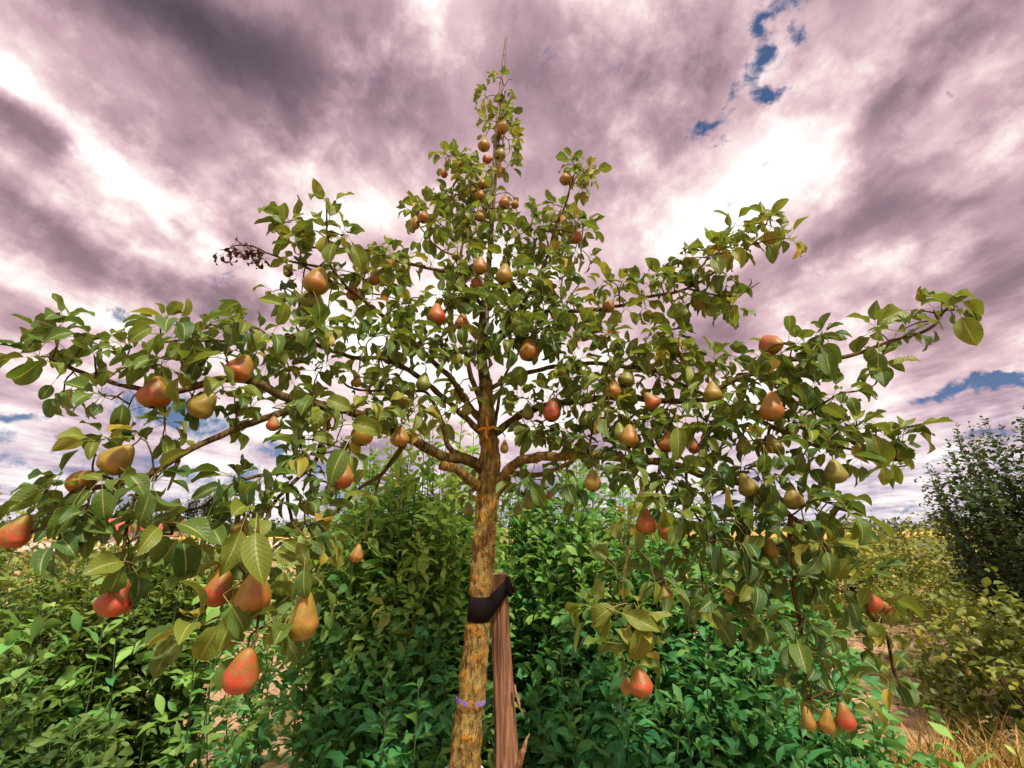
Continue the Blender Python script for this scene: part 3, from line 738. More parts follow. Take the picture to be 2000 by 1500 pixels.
BR = {  # name: list of (px, py, Y), start radius, end radius
 'L1': ([(950, 925, 1.5), (915, 900, 1.47), (870, 885, 1.43), (820, 868, 1.38), (760, 846, 1.3), (700, 815, 1.22), (640, 795, 1.15), (560, 775, 1.08), (500, 757, 1.03), (430, 743, .99), (350, 755, .96), (290, 757, .95), (220, 742, .95), (150, 720, .95), (98, 698, .95)], .019, .003),
 'L2': ([(952, 960, 1.5), (925, 938, 1.46), (895, 920, 1.43), (862, 908, 1.40)], .018, .013),
 'L3': ([(790, 868, 1.35), (750, 920, 1.31), (700, 960, 1.27), (650, 1010, 1.2), (600, 1065, 1.15)], .008, .002),
 'L3b': ([(742, 928, 1.3), (730, 985, 1.27), (715, 1035, 1.25), (706, 1062, 1.24)], .004, .002),
 'L4': ([(610, 790, 1.13), (540, 805, 1.06), (470, 825, 1.0), (420, 852, .97), (355, 885, .93), (290, 925, .9), (210, 950, .88), (150, 968, .87), (125, 995, .86), (100, 1018, .86), (60, 1040, .86)], .009, .003),
 'L5': ([(350, 888, .93), (342, 920, .93), (328, 958, .93)], .005, .002),
 'L5b': ([(300, 915, .9), (280, 935, .9), (250, 985, .9), (238, 1060, .88), (236, 1105, .87)], .005, .0025),
 'L6': ([(945, 830, 1.5), (915, 790, 1.47), (880, 745, 1.43), (840, 705, 1.4), (790, 655, 1.36), (740, 610, 1.32), (690, 575, 1.26), (650, 555, 1.2), (600, 520, 1.15), (575, 500, 1.13)], .012, .003),
 'U1': ([(945, 600, 1.55), (900, 545, 1.5), (860, 530, 1.46), (780, 510, 1.4), (720, 492, 1.34), (660, 488, 1.27), (600, 480, 1.2), (560, 470, 1.16), (540, 450, 1.15), (530, 430, 1.15)], .008, .002),
 'D1': ([(620, 520, 1.17), (560, 507, 1.15), (520, 494, 1.14), (490, 484, 1.14), (462, 482, 1.14), (440, 488, 1.14)], .004, .0015),
 'L7': ([(945, 850, 1.5), (880, 790, 1.44), (820, 735, 1.38), (750, 700, 1.3), (680, 690, 1.24), (600, 670, 1.16), (520, 660, 1.1), (440, 665, 1.04), (360, 665, 1.0), (290, 672, .97)], .011, .002),
 'L8': ([(935, 905, 1.5), (885, 880, 1.44), (868, 850, 1.42), (860, 820, 1.4), (835, 775, 1.38), (800, 760, 1.35), (700, 760, 1.28), (660, 735, 1.25)], .011, .002),
 'L9': ([(650, 797, 1.16), (630, 850, 1.13), (612, 910, 1.08), (560, 950, 1.03), (520, 1000, .97), (506, 1045, .92), (500, 1060, .9)], .006, .003),
 'L9b': ([(600, 920, 1.07), (540, 925, 1.03), (480, 935, 1.0), (430, 960, .98), (400, 990, .97), (345, 1010, .93), (335, 1045, .9)], .005, .002),
 'L9c': ([(560, 950, 1.03), (575, 1010, .98), (590, 1060, .92), (594, 1120, .88)], .004, .002),
 'L9d': ([(506, 1045, .92), (520, 1100, .88), (505, 1180, .85), (500, 1230, .83)], .004, .002),
 'U2': ([(690, 575, 1.26), (650, 520, 1.2), (640, 460, 1.17), (637, 400, 1.15)], .005, .0015),
 'C1': ([(944, 795, 1.49), (918, 730, 1.48), (905, 650, 1.5), (898, 560, 1.52), (905, 490, 1.55), (917, 420, 1.6), (922, 350, 1.65), (905, 325, 1.67), (882, 330, 1.68)], .010, .002),
 'C2': ([(908, 475, 1.56), (935, 440, 1.57), (955, 395, 1.62), (972, 340, 1.67), (983, 270, 1.72), (985, 220, 1.76)], .005, .002),
 'C3': ([(905, 500, 1.55), (865, 490, 1.53), (838, 468, 1.52), (820, 440, 1.52)], .005, .002),
 'C4': ([(950, 700, 1.5), (985, 640, 1.46), (1000, 590, 1.44), (990, 540, 1.44), (985, 500, 1.45)], .007, .002),
 'C5': ([(975, 190, 1.77), (995, 160, 1.77), (1000, 155, 1.77)], .002, .001),
 'R5': ([(950, 680, 1.52), (1000, 620, 1.5), (1040, 560, 1.49), (1070, 490, 1.5), (1090, 440, 1.51), (1105, 400, 1.53), (1118, 355, 1.55), (1140, 330, 1.56)], .009, .003),
 'R5b': ([(1085, 450, 1.51), (1115, 455, 1.5), (1130, 480, 1.49), (1135, 510, 1.48)], .004, .002),
 'R4': ([(948, 690, 1.52), (1000, 640, 1.48), (1060, 612, 1.45), (1130, 608, 1.42), (1200, 600, 1.4), (1265, 583, 1.37), (1340, 563, 1.34), (1400, 530, 1.32), (1445, 500, 1.3), (1498, 455, 1.3)], .010, .0025),
 'R4b': ([(1340, 563, 1.34), (1390, 574, 1.33), (1430, 578, 1.32), (1460, 566, 1.31), (1484, 550, 1.3)], .004, .0015),
 'R4c': ([(1350, 558, 1.34), (1372, 520, 1.33), (1395, 490, 1.32), (1418, 462, 1.31)], .004, .0015),
 'R1': ([(958, 962, 1.5), (980, 932, 1.47), (1005, 906, 1.44), (1045, 890, 1.4), (1100, 893, 1.36), (1160, 890, 1.32), (1230, 898, 1.28), (1300, 905, 1.25), (1370, 920, 1.22), (1450, 950, 1.18), (1520, 990, 1.15), (1548, 1012, 1.13)], .019, .006),
 'R1s': ([(958, 975, 1.5), (985, 945, 1.53), (1000, 930, 1.56), (1060, 925, 1.6), (1120, 900, 1.62)], .016, .006),
 'R1a': ([(1545, 1008, 1.13), (1548, 1090, 1.1), (1549, 1170, 1.08), (1562, 1230, 1.08), (1578, 1300, 1.08), (1585, 1350, 1.08)], .006, .003),
 'R1b': ([(1550, 1012, 1.13), (1600, 1055, 1.1), (1650, 1120, 1.08), (1685, 1180, 1.06), (1720, 1235, 1.05), (1750, 1300, 1.05), (1782, 1372, 1.05)], .006, .003),
 'R2': ([(958, 855, 1.5), (1000, 820, 1.48), (1060, 795, 1.44), (1130, 785, 1.4), (1210, 772, 1.36), (1300, 780, 1.3), (1380, 778, 1.26), (1425, 798, 1.24), (1505, 835, 1.2), (1590, 866, 1.17), (1650, 862, 1.16), (1710, 851, 1.16), (1790, 835, 1.16), (1850, 816, 1.16)], .014, .0022),
 'R3': ([(953, 760, 1.5), (1010, 735, 1.47), (1078, 718, 1.43), (1150, 705, 1.4), (1210, 710, 1.36), (1275, 728, 1.32), (1340, 755, 1.29), (1385, 775, 1.27)], .009, .005),
 'R3b': ([(1385, 776, 1.26), (1415, 752, 1.24), (1475, 729, 1.22), (1535, 704, 1.2), (1600, 700, 1.18), (1655, 691, 1.17), (1700, 676, 1.16), (1756, 661, 1.15), (1812, 639, 1.15), (1848, 612, 1.15), (1856, 596, 1.15)], .009, .003),
 'R3c': ([(1590, 800, 1.16), (1640, 775, 1.15), (1690, 760, 1.15), (1715, 742, 1.15)], .003, .0015),
 'R3d': ([(1210, 710, 1.36), (1260, 680, 1.34), (1290, 650, 1.33), (1330, 640, 1.32)], .005, .002),
 'R3e': ([(1475, 729, 1.22), (1520, 760, 1.19), (1560, 790, 1.17), (1600, 800, 1.16)], .005, .002),
 'R6': ([(955, 880, 1.5), (975, 800, 1.52), (985, 740, 1.54), (1010, 690, 1.56), (1050, 650, 1.58)], .008, .002),
 'R7': ([(1260, 900, 1.26), (1248, 960, 1.2), (1235, 1020, 1.13), (1227, 1090, 1.08), (1221, 1165, 1.04), (1238, 1200, 1.02), (1246, 1290, 1.0)], .005, .002),
 'R8': ([(1290, 905, 1.25), (1288, 940, 1.2), (1282, 975, 1.15)], .005, .003),
 'R9': ([(1340, 915, 1.23), (1355, 980, 1.2), (1375, 1040, 1.17), (1385, 1095, 1.15)], .004, .002),
 'R10': ([(1505, 835, 1.2), (1490, 890, 1.17), (1500, 940, 1.15), (1510, 1000, 1.13), (1505, 1040, 1.12)], .004, .002),
 'R11': ([(1590, 866, 1.17), (1660, 880, 1.15), (1710, 895, 1.14), (1750, 905, 1.14), (1780, 905, 1.14)], .004, .0015),
 'R12': ([(1170, 780, 1.38), (1160, 840, 1.34), (1140, 880, 1.3), (1080, 860, 1.34), (1040, 855, 1.36)], .004, .002),
 'X1': ([(985, 925, 1.53), (1010, 960, 1.58), (1040, 965, 1.62), (1072, 950, 1.65)], .007, .002),
}
pool_p = []; pool_b = []                                # every place a twig can grow from
branches = {}
for nme, (pts, r0, r1) in BR.items():
    P = [W(*p) for p in pts]; n = len(P)
    P = [p + (rv(.004) if 0 < i < n - 1 else Vector()) for i, p in enumerate(P)]
    rad = [r0 + (r1 - r0) * (i / (n - 1)) ** .75 for i in range(n)]
    big = r0 > .010
    pp, rr = resample(P, rad, .010 if big else .016)
    k = 0
    for i in range(len(pp)):
        q = pp[i]; pp[i] = q + Vector((mn.noise(q * 22), mn.noise(q * 22 + Vector((5, 0, 0))), mn.noise(q * 22 + Vector((0, 9, 0))))) * min(.006, .3 * rr[i] + .002)
        rr[i] *= 1 + .16 * mn.noise(q * 70)
    T = Tubes()
    T.add(pp, rr, 20 if big else 8, rough=.0016 if big else .0004, lich=.62 if big and r0 > .015 else .22, seed=len(branches))
    branches[nme] = T
    for i in range(0, len(pp), 2):
        pool_p.append(pp[i]); pool_b.append(nme)
trunk_low = [p for p in tp if W(950, 930, 1.5).z < p.z]
twT = Tubes(); branches['C0'] = twT
for p in trunk_low[::6]: pool_p.append(p); pool_b.append('C0')
NPOOL = 6000
PA = np.zeros((NPOOL, 3)); PA[:len(pool_p)] = np.array([tuple(p) for p in pool_p]); npool = len(pool_p)

leaves = []
def spur(p, axis, n, lsize=.08, tint=.35, bright=1.0):
    a0 = random.uniform(0, 6.28); axis = axis.normalized()
    u = axis.orthogonal().normalized(); v = axis.cross(u)
    for k in range(n):
        a = a0 + k * 2.4 + random.gauss(0, .3)
        out = u * math.cos(a) + v * math.sin(a)
        x = (out * random.uniform(.6, 1.2) + axis * random.uniform(.1, .9) + Vector((0, 0, random.uniform(-.85, .30)))).normalized()
        nrm = Vector((0, 0, 1)) + rv(.38)
        s = lsize * random.uniform(.62, 1.15) / 1.0
        t0 = tint + random.gauss(0, .13)
        if random.random() < .025: t0 += .45
        leaves.append((p + axis * random.uniform(-.004, .008), x, nrm, s, (min(1, max(0, t0)), bright * random.uniform(.8, 1.2), 0)))
def grow(target, nleaf, lsize, tint, rad=.0022, maxd=.5, bright=1.0):
    """a twig from the nearest wood to the target, with leaves at its end and a few on the way"""
    global npool
    t = np.array(tuple(target)); d = np.linalg.norm(PA[:npool] - t, axis=1)
    near = np.argsort(d)[:6]; i = int(near[0]); s = Vector(PA[i].tolist()); dist = d[i]
    if dist > .012:
        mid = s.lerp(target, .5) + Vector((0, 0, .12 * dist)) + rv(.08 * dist)
        pp, rr = resample([s, mid, target], [max(rad, .0012 + dist * .012), rad * .85, .0014], .012)
        pp = [q + rv(.0009) for q in pp]
        bk = pool_b[i]
        if bk == 'C0':
            bk = 'C0_%d' % len(branches); branches[bk] = Tubes()
        branches[bk].add(pp, rr, 4)
        for q in pp[2::3]:
            if npool < NPOOL - 1: PA[npool] = tuple(q); pool_b.append(bk); npool += 1
        ax = (target - mid)
        if dist > .10 and nleaf:
            for f in (.45, .75):
                q = pp[int(f * (len(pp) - 1))]
                spur(q, ax.normalized() * .4 + ru() * .6, random.randint(1, 2), lsize, tint, bright)
    else: ax = ru()
    if nleaf: spur(target, (ax.normalized() * .7 + Vector((0, 0, .25)) + rv(.3)), nleaf, lsize, tint, bright)

FILL = [  # cx, cy, rx, ry, Y, n spurs, tint
 (972, 150, 12, 14, 1.78, 2, .5), (960, 195, 28, 26, 1.77, 5, .5), (998, 215, 18, 30, 1.77, 6, .45), (965, 245, 38, 30, 1.75, 8, .5), (1000, 300, 20, 30, 1.72, 5, .5), (955, 310, 30, 22, 1.7, 4, .5),
 (895, 312, 35, 22, 1.68, 7, .55), (925, 340, 40, 30, 1.66, 7, .5), (900, 375, 40, 25, 1.65, 8, .45), (960, 370, 40, 45, 1.65, 10, .5), (925, 430, 70, 40, 1.6, 16, .45), (870, 400, 20, 30, 1.6, 4, .5), (815, 405, 22, 18, 1.53, 5, .5), (840, 450, 30, 22, 1.53, 5, .45),
 (990, 440, 40, 30, 1.56, 9, .4), (1030, 470, 60, 40, 1.5, 14, .4), (1085, 430, 45, 30, 1.5, 13, .4), (1120, 340, 32, 28, 1.55, 6, .5), (1155, 345, 22, 22, 1.55, 4, .5), (1130, 480, 28, 45, 1.48, 9, .45),
 (900, 520, 60, 45, 1.5, 14, .45), (960, 570, 80, 40, 1.45, 18, .4), (1050, 540, 60, 50, 1.46, 14, .4), (880, 590, 50, 40, 1.42, 10, .45), (970, 640, 80, 40, 1.4, 18, .3), (1070, 620, 60, 45, 1.4, 14, .3), (1060, 690, 60, 35, 1.38, 8, .3), (900, 670, 60, 40, 1.4, 9, .4),
 (800, 520, 60, 28, 1.4, 8, .5), (720, 510, 50, 30, 1.33, 9, .5), (650, 470, 60, 30, 1.2, 10, .4), (590, 450, 35, 28, 1.14, 6, .45), (632, 400, 14, 22, 1.14, 2, .45), (565, 500, 30, 30, 1.14, 5, .4), (690, 560, 60, 40, 1.25, 12, .45), (600, 610, 55, 45, 1.15, 12, .3), (680, 630, 60, 45, 1.2, 12, .35), (770, 600, 60, 50, 1.32, 12, .4), (830, 650, 50, 50, 1.36, 8, .4), (740, 670, 70, 40, 1.28, 9, .35), (535, 590, 26, 22, 1.13, 2, .45),
 (540, 660, 60, 40, 1.08, 12, .3), (470, 650, 55, 32, 1.04, 10, .4), (400, 660, 50, 28, 1.0, 9, .35), (400, 710, 60, 30, .98, 9, .3), (310, 650, 50, 25, .96, 7, .35), (250, 690, 50, 35, .95, 8, .3), (340, 720, 60, 25, .97, 7, .3),
 (100, 650, 50, 30, .95, 6, .3), (60, 700, 45, 30, .95, 5, .35), (160, 700, 50, 35, .95, 8, .3), (140, 760, 50, 20, .94, 4, .35), (225, 790, 35, 30, .93, 4, .3), (290, 720, 40, 30, .95, 5, .3), (420, 780, 50, 30, .98, 6, .25),
 (540, 720, 70, 35, 1.08, 9, .35), (620, 720, 60, 40, 1.15, 9, .35), (700, 740, 60, 40, 1.25, 7, .4), (800, 710, 60, 50, 1.36, 8, .4), (860, 770, 50, 45, 1.42, 6, .4), (780, 790, 60, 30, 1.33, 7, .4),
 (600, 800, 60, 35, 1.12, 10, .45), (680, 800, 50, 35, 1.2, 8, .45), (620, 865, 60, 35, 1.1, 10, .45), (510, 800, 50, 30, 1.04, 5, .4), (700, 860, 45, 40, 1.22, 6, .4), (760, 820, 40, 25, 1.28, 4, .4), (460, 860, 25, 35, 1.0, 3, .4),
 (290, 850, 60, 30, .92, 5, .4), (200, 875, 50, 30, .9, 5, .35), (290, 940, 50, 40, .9, 7, .3), (130, 940, 60, 30, .88, 7, .3), (70, 990, 45, 35, .87, 5, .3), (190, 1000, 50, 35, .88, 8, .25), (130, 1020, 50, 40, .87, 6, .3), (250, 1040, 40, 30, .88, 5, .25), (330, 1060, 50, 35, .88, 7, .22), (300, 1000, 50, 25, .9, 5, .3),
 (480, 930, 50, 35, 1.0, 8, .4), (570, 930, 60, 40, 1.05, 10, .4), (650, 950, 40, 40, 1.1, 5, .4), (440, 990, 45, 35, .97, 7, .35), (540, 1000, 70, 40, .97, 12, .38), (620, 1020, 45, 40, 1.05, 6, .4), (500, 1060, 60, 40, .9, 8, .5), (560, 1080, 60, 45, .9, 8, .4), (470, 1120, 50, 35, .88, 5, .45), (600, 1130, 40, 35, .88, 4, .35), (530, 1190, 70, 40, .84, 6, .42), (410, 1220, 35, 35, .85, 2, .55), (500, 1250, 40, 30, .83, 2, .45), (370, 1010, 35, 25, .93, 3, .3),
 (1080, 780, 50, 35, 1.42, 7, .35), (1010, 760, 35, 40, 1.45, 4, .35), (1020, 840, 45, 30, 1.4, 5, .3), (1100, 840, 50, 35, 1.36, 8, .3), (1120, 730, 50, 30, 1.38, 7, .4), (1190, 720, 50, 35, 1.34, 9, .4), (1190, 660, 40, 25, 1.35, 5, .5),
 (1200, 780, 55, 35, 1.34, 10, .38), (1170, 840, 55, 35, 1.32, 10, .35), (1260, 730, 50, 35, 1.32, 9, .45), (1290, 670, 55, 28, 1.32, 9, .5), (1340, 700, 55, 30, 1.28, 10, .45), (1300, 800, 55, 35, 1.28, 10, .4), (1260, 860, 50, 35, 1.26, 10, .35), (1340, 860, 50, 35, 1.24, 10, .35), (1400, 700, 45, 25, 1.24, 6, .45),
 (1390, 800, 50, 35, 1.24, 9, .4), (1440, 740, 45, 35, 1.22, 8, .35), (1500, 720, 45, 40, 1.2, 9, .3), (1560, 690, 45, 30, 1.17, 9, .3), (1610, 680, 45, 30, 1.16, 9, .3), (1570, 740, 50, 35, 1.17, 9, .25), (1630, 740, 40, 45, 1.15, 7, .3), (1540, 820, 55, 40, 1.16, 10, .35), (1470, 800, 40, 40, 1.2, 7, .35),
 (1615, 820, 45, 40, 1.15, 8, .35), (1660, 850, 40, 30, 1.14, 6, .35), (1700, 720, 32, 30, 1.15, 4, .45), (1725, 650, 35, 18, 1.15, 4, .45), (1785, 640, 34, 18, 1.15, 4, .4), (1840, 600, 30, 28, 1.15, 5, .4), (1865, 612, 22, 26, 1.15, 2, .4), (1750, 840, 25, 20, 1.14, 2, .4), (1735, 890, 30, 28, 1.14, 5, .45),
 (1420, 870, 50, 35, 1.22, 9, .35), (1490, 880, 45, 35, 1.18, 8, .35), (1580, 890, 55, 28, 1.15, 9, .35), (1640, 900, 45, 28, 1.13, 5, .38), (1200, 910, 50, 28, 1.3, 8, .3), (1290, 930, 50, 30, 1.22, 9, .3), (1370, 950, 50, 35, 1.2, 10, .28), (1450, 960, 50, 30, 1.17, 8, .28), (1530, 950, 50, 30, 1.15, 9, .3), (1600, 970, 45, 35, 1.12, 7, .38), (1650, 980, 35, 35, 1.1, 5, .45), (1020, 920, 30, 25, 1.45, 3, .3), (1100, 930, 45, 20, 1.38, 4, .3),
 (1330, 1000, 45, 30, 1.18, 7, .3), (1240, 990, 40, 28, 1.15, 5, .5), (1400, 1030, 55, 35, 1.16, 9, .28), (1480, 1040, 45, 35, 1.14, 7, .28), (1570, 1050, 45, 35, 1.12, 7, .35), (1640, 1050, 40, 40, 1.1, 6, .35), (1350, 1080, 45, 35, 1.15, 5, .3), (1450, 1110, 60, 35, 1.12, 8, .28), (1540, 1130, 45, 35, 1.09, 6, .3), (1620, 1130, 45, 35, 1.08, 6, .35), (1200, 1090, 45, 28, 1.08, 4, .4), (1250, 1110, 35, 30, 1.07, 3, .35),
 (1170, 1200, 30, 25, 1.03, 3, .5), (1240, 1210, 40, 28, 1.02, 5, .65), (1235, 1265, 35, 28, 1.0, 3, .6), (1290, 1150, 40, 28, 1.08, 3, .35), (1380, 1170, 50, 35, 1.1, 5, .3), (1500, 1190, 50, 35, 1.08, 6, .3), (1600, 1200, 45, 40, 1.07, 6, .3), (1690, 1140, 30, 30, 1.05, 4, .35), (1740, 1190, 25, 25, 1.05, 2, .5), (1560, 1270, 45, 35, 1.08, 6, .3), (1610, 1300, 35, 35, 1.08, 4, .3), (1590, 1350, 50, 25, 1.08, 5, .35), (1700, 1250, 35, 30, 1.05, 3, .35), (1740, 1330, 28, 35, 1.05, 3, .3), (1660, 1390, 25, 22, 1.08, 2, .4),
 (1200, 560, 40, 18, 1.4, 5, .5), (1150, 600, 45, 20, 1.42, 6, .4), (1160, 640, 35, 20, 1.4, 4, .45), (1230, 590, 35, 18, 1.38, 4, .5), (1290, 550, 40, 18, 1.36, 6, .48), (1340, 590, 35, 22, 1.34, 4, .45), (1350, 510, 32, 28, 1.33, 7, .42), (1395, 480, 35, 25, 1.31, 6, .45), (1430, 450, 16, 14, 1.31, 2, .5), (1390, 550, 40, 20, 1.32, 5, .45), (1430, 590, 25, 22, 1.31, 3, .45), (1450, 480, 22, 18, 1.3, 3, .45), (1500, 440, 22, 16, 1.3, 4, .45), (1530, 460, 14, 14, 1.3, 1, .45),
]
for (cx, cy, rx, ry, Y, n, ti) in FILL:
    dens_k = 1.05 if Y > 1.25 else .54 if cx < 1000 else .58
    if cx > 1150 and cy > 990: dens_k = .72
    for k in range(max(1, round(n * dens_k * .80))):
        a = random.uniform(0, 6.28); r = math.sqrt(random.random())
        t = W(cx + math.cos(a) * rx * r, cy + math.sin(a) * ry * r, Y + random.gauss(0, .05))
        ls = .051 + .005 * min(1, max(0, (Y - .8) / .5)) if Y < 1.45 else .062 - .012 * min(1, (Y - 1.45) / .3)
        grow(t, random.randint(4, 8), ls * random.uniform(.80, 1.15), ti - (.10 if cy > 880 else 0) + random.gauss(0, .05))
# bare twig ends
for a, b, c in (((1105, 600, 1.42), (1120, 570, 1.42), (1140, 545, 1.42)), ((1460, 566, 1.31), (1468, 552, 1.31), (1466, 545, 1.31)), ((1098, 420, 1.52), (1004, 375, 1.6), (1008, 352, 1.6))):
    if a[0] == 1098: continue
    pp, rr = resample([W(*a), W(*b), W(*c)], [.0025, .002, .0015], .015); branches['R4'].add(pp, rr, 4)
# ------------------------------------------------------------------ pears
def pear_shape(elong, fat, lump, seed):
    prof = []
    N = 18
    for i in range(N + 1):
        s = i / N                                       # 0 bottom ... 1 stem end
        if s < .06: r = .22 + s * 4.2 * .9
        a = math.pi * s
        body = math.sqrt(max(0, 1 - ((s - .34) / .36) ** 2)) if s < .34 else math.cos(min(1, (s - .34) / .66) * math.pi / 2) ** fat
        if s >= .34:
            x = (s - .34) / .66
            body = (1 - x ** 2.0) ** .5 * (1 - x) ** (.15 + fat * .35) * .56 + .44 * (1 - x ** 7) ** .5 * (1 - .48 * x)
        r = max(body, .12 if i in (0,) else 0)
        prof.append((r, s))
    prof[0] = (.10, .045); prof[1] = (.42, .012 + .01)
    prof[-1] = (.05, .985)
    V = []; Q = []; M = 28
    for (r, s) in prof:
        for k in range(M):
            a = 2 * math.pi * k / M
            d = Vector((math.cos(a), math.sin(a), s * 2))
            rr = r * .5 * (1 + lump * mn.noise(d * 1.3 + Vector((seed, 0, 0))) + lump * .4 * mn.noise(d * 3 + Vector((0, seed, 0))))
            bx = .05 * math.sin(seed) * s * s
            V.append((math.cos(a) * rr + bx, math.sin(a) * rr, (s - .5) * elong))
    n = len(prof)
    for i in range(n - 1):
        for k in range(M):
            a = i * M + k; b = i * M + (k + 1) % M
            Q.append((a, b, b + M, a + M))
    for st, rev in ((0, True), ((n - 1) * M, False)):
        for k in range(1, M // 2):
            q = (st + k - 1, st + k, st + M - k, st + (M - k + 1) % M)
            if len(set(q)) == 4: Q.append(q[::-1] if rev else q)
    return V, Q
PEARBOX = {}
def pear_meshes(key):
    if key in PEARBOX: return PEARBOX[key]
    elong, fat, seed = key
    V, Q = pear_shape(elong, fat, .10, seed)
    V = np.array(V) * .07
    body = np_mesh('pear', V, np.array(Q)); body.materials.append(PEAR)
    T = Tubes(); top = Vector((.05 * math.sin(seed) * .07, 0, elong * .035 - .001))
    pp, rr = resample([top, top + Vector((.003, 0, .012)), top + Vector((.006 * math.cos(seed), .003, .026))], [.0022, .0016, .0020], .004)
    T.add(pp, rr, 6); st = T.mesh('stem'); st.materials.append(STEMM)
    T = Tubes()
    zb = -elong * .035 + .004
    for k in range(5):
        a = k * 1.2566 + seed
        d = Vector((math.cos(a), math.sin(a), 0))
        pp, rr = resample([Vector((0, 0, zb + .001)) + d * .0015, Vector((0, 0, zb - .004)) + d * .004, Vector((0, 0, zb - .005)) + d * .0072], [.0016, .0013, .0005], .003)
        T.add(pp, rr, 4)
    cx = T.mesh('calyx'); cx.materials.append(CALYX)
    PEARBOX[key] = (body, st, cx, pp)
    return PEARBOX[key]
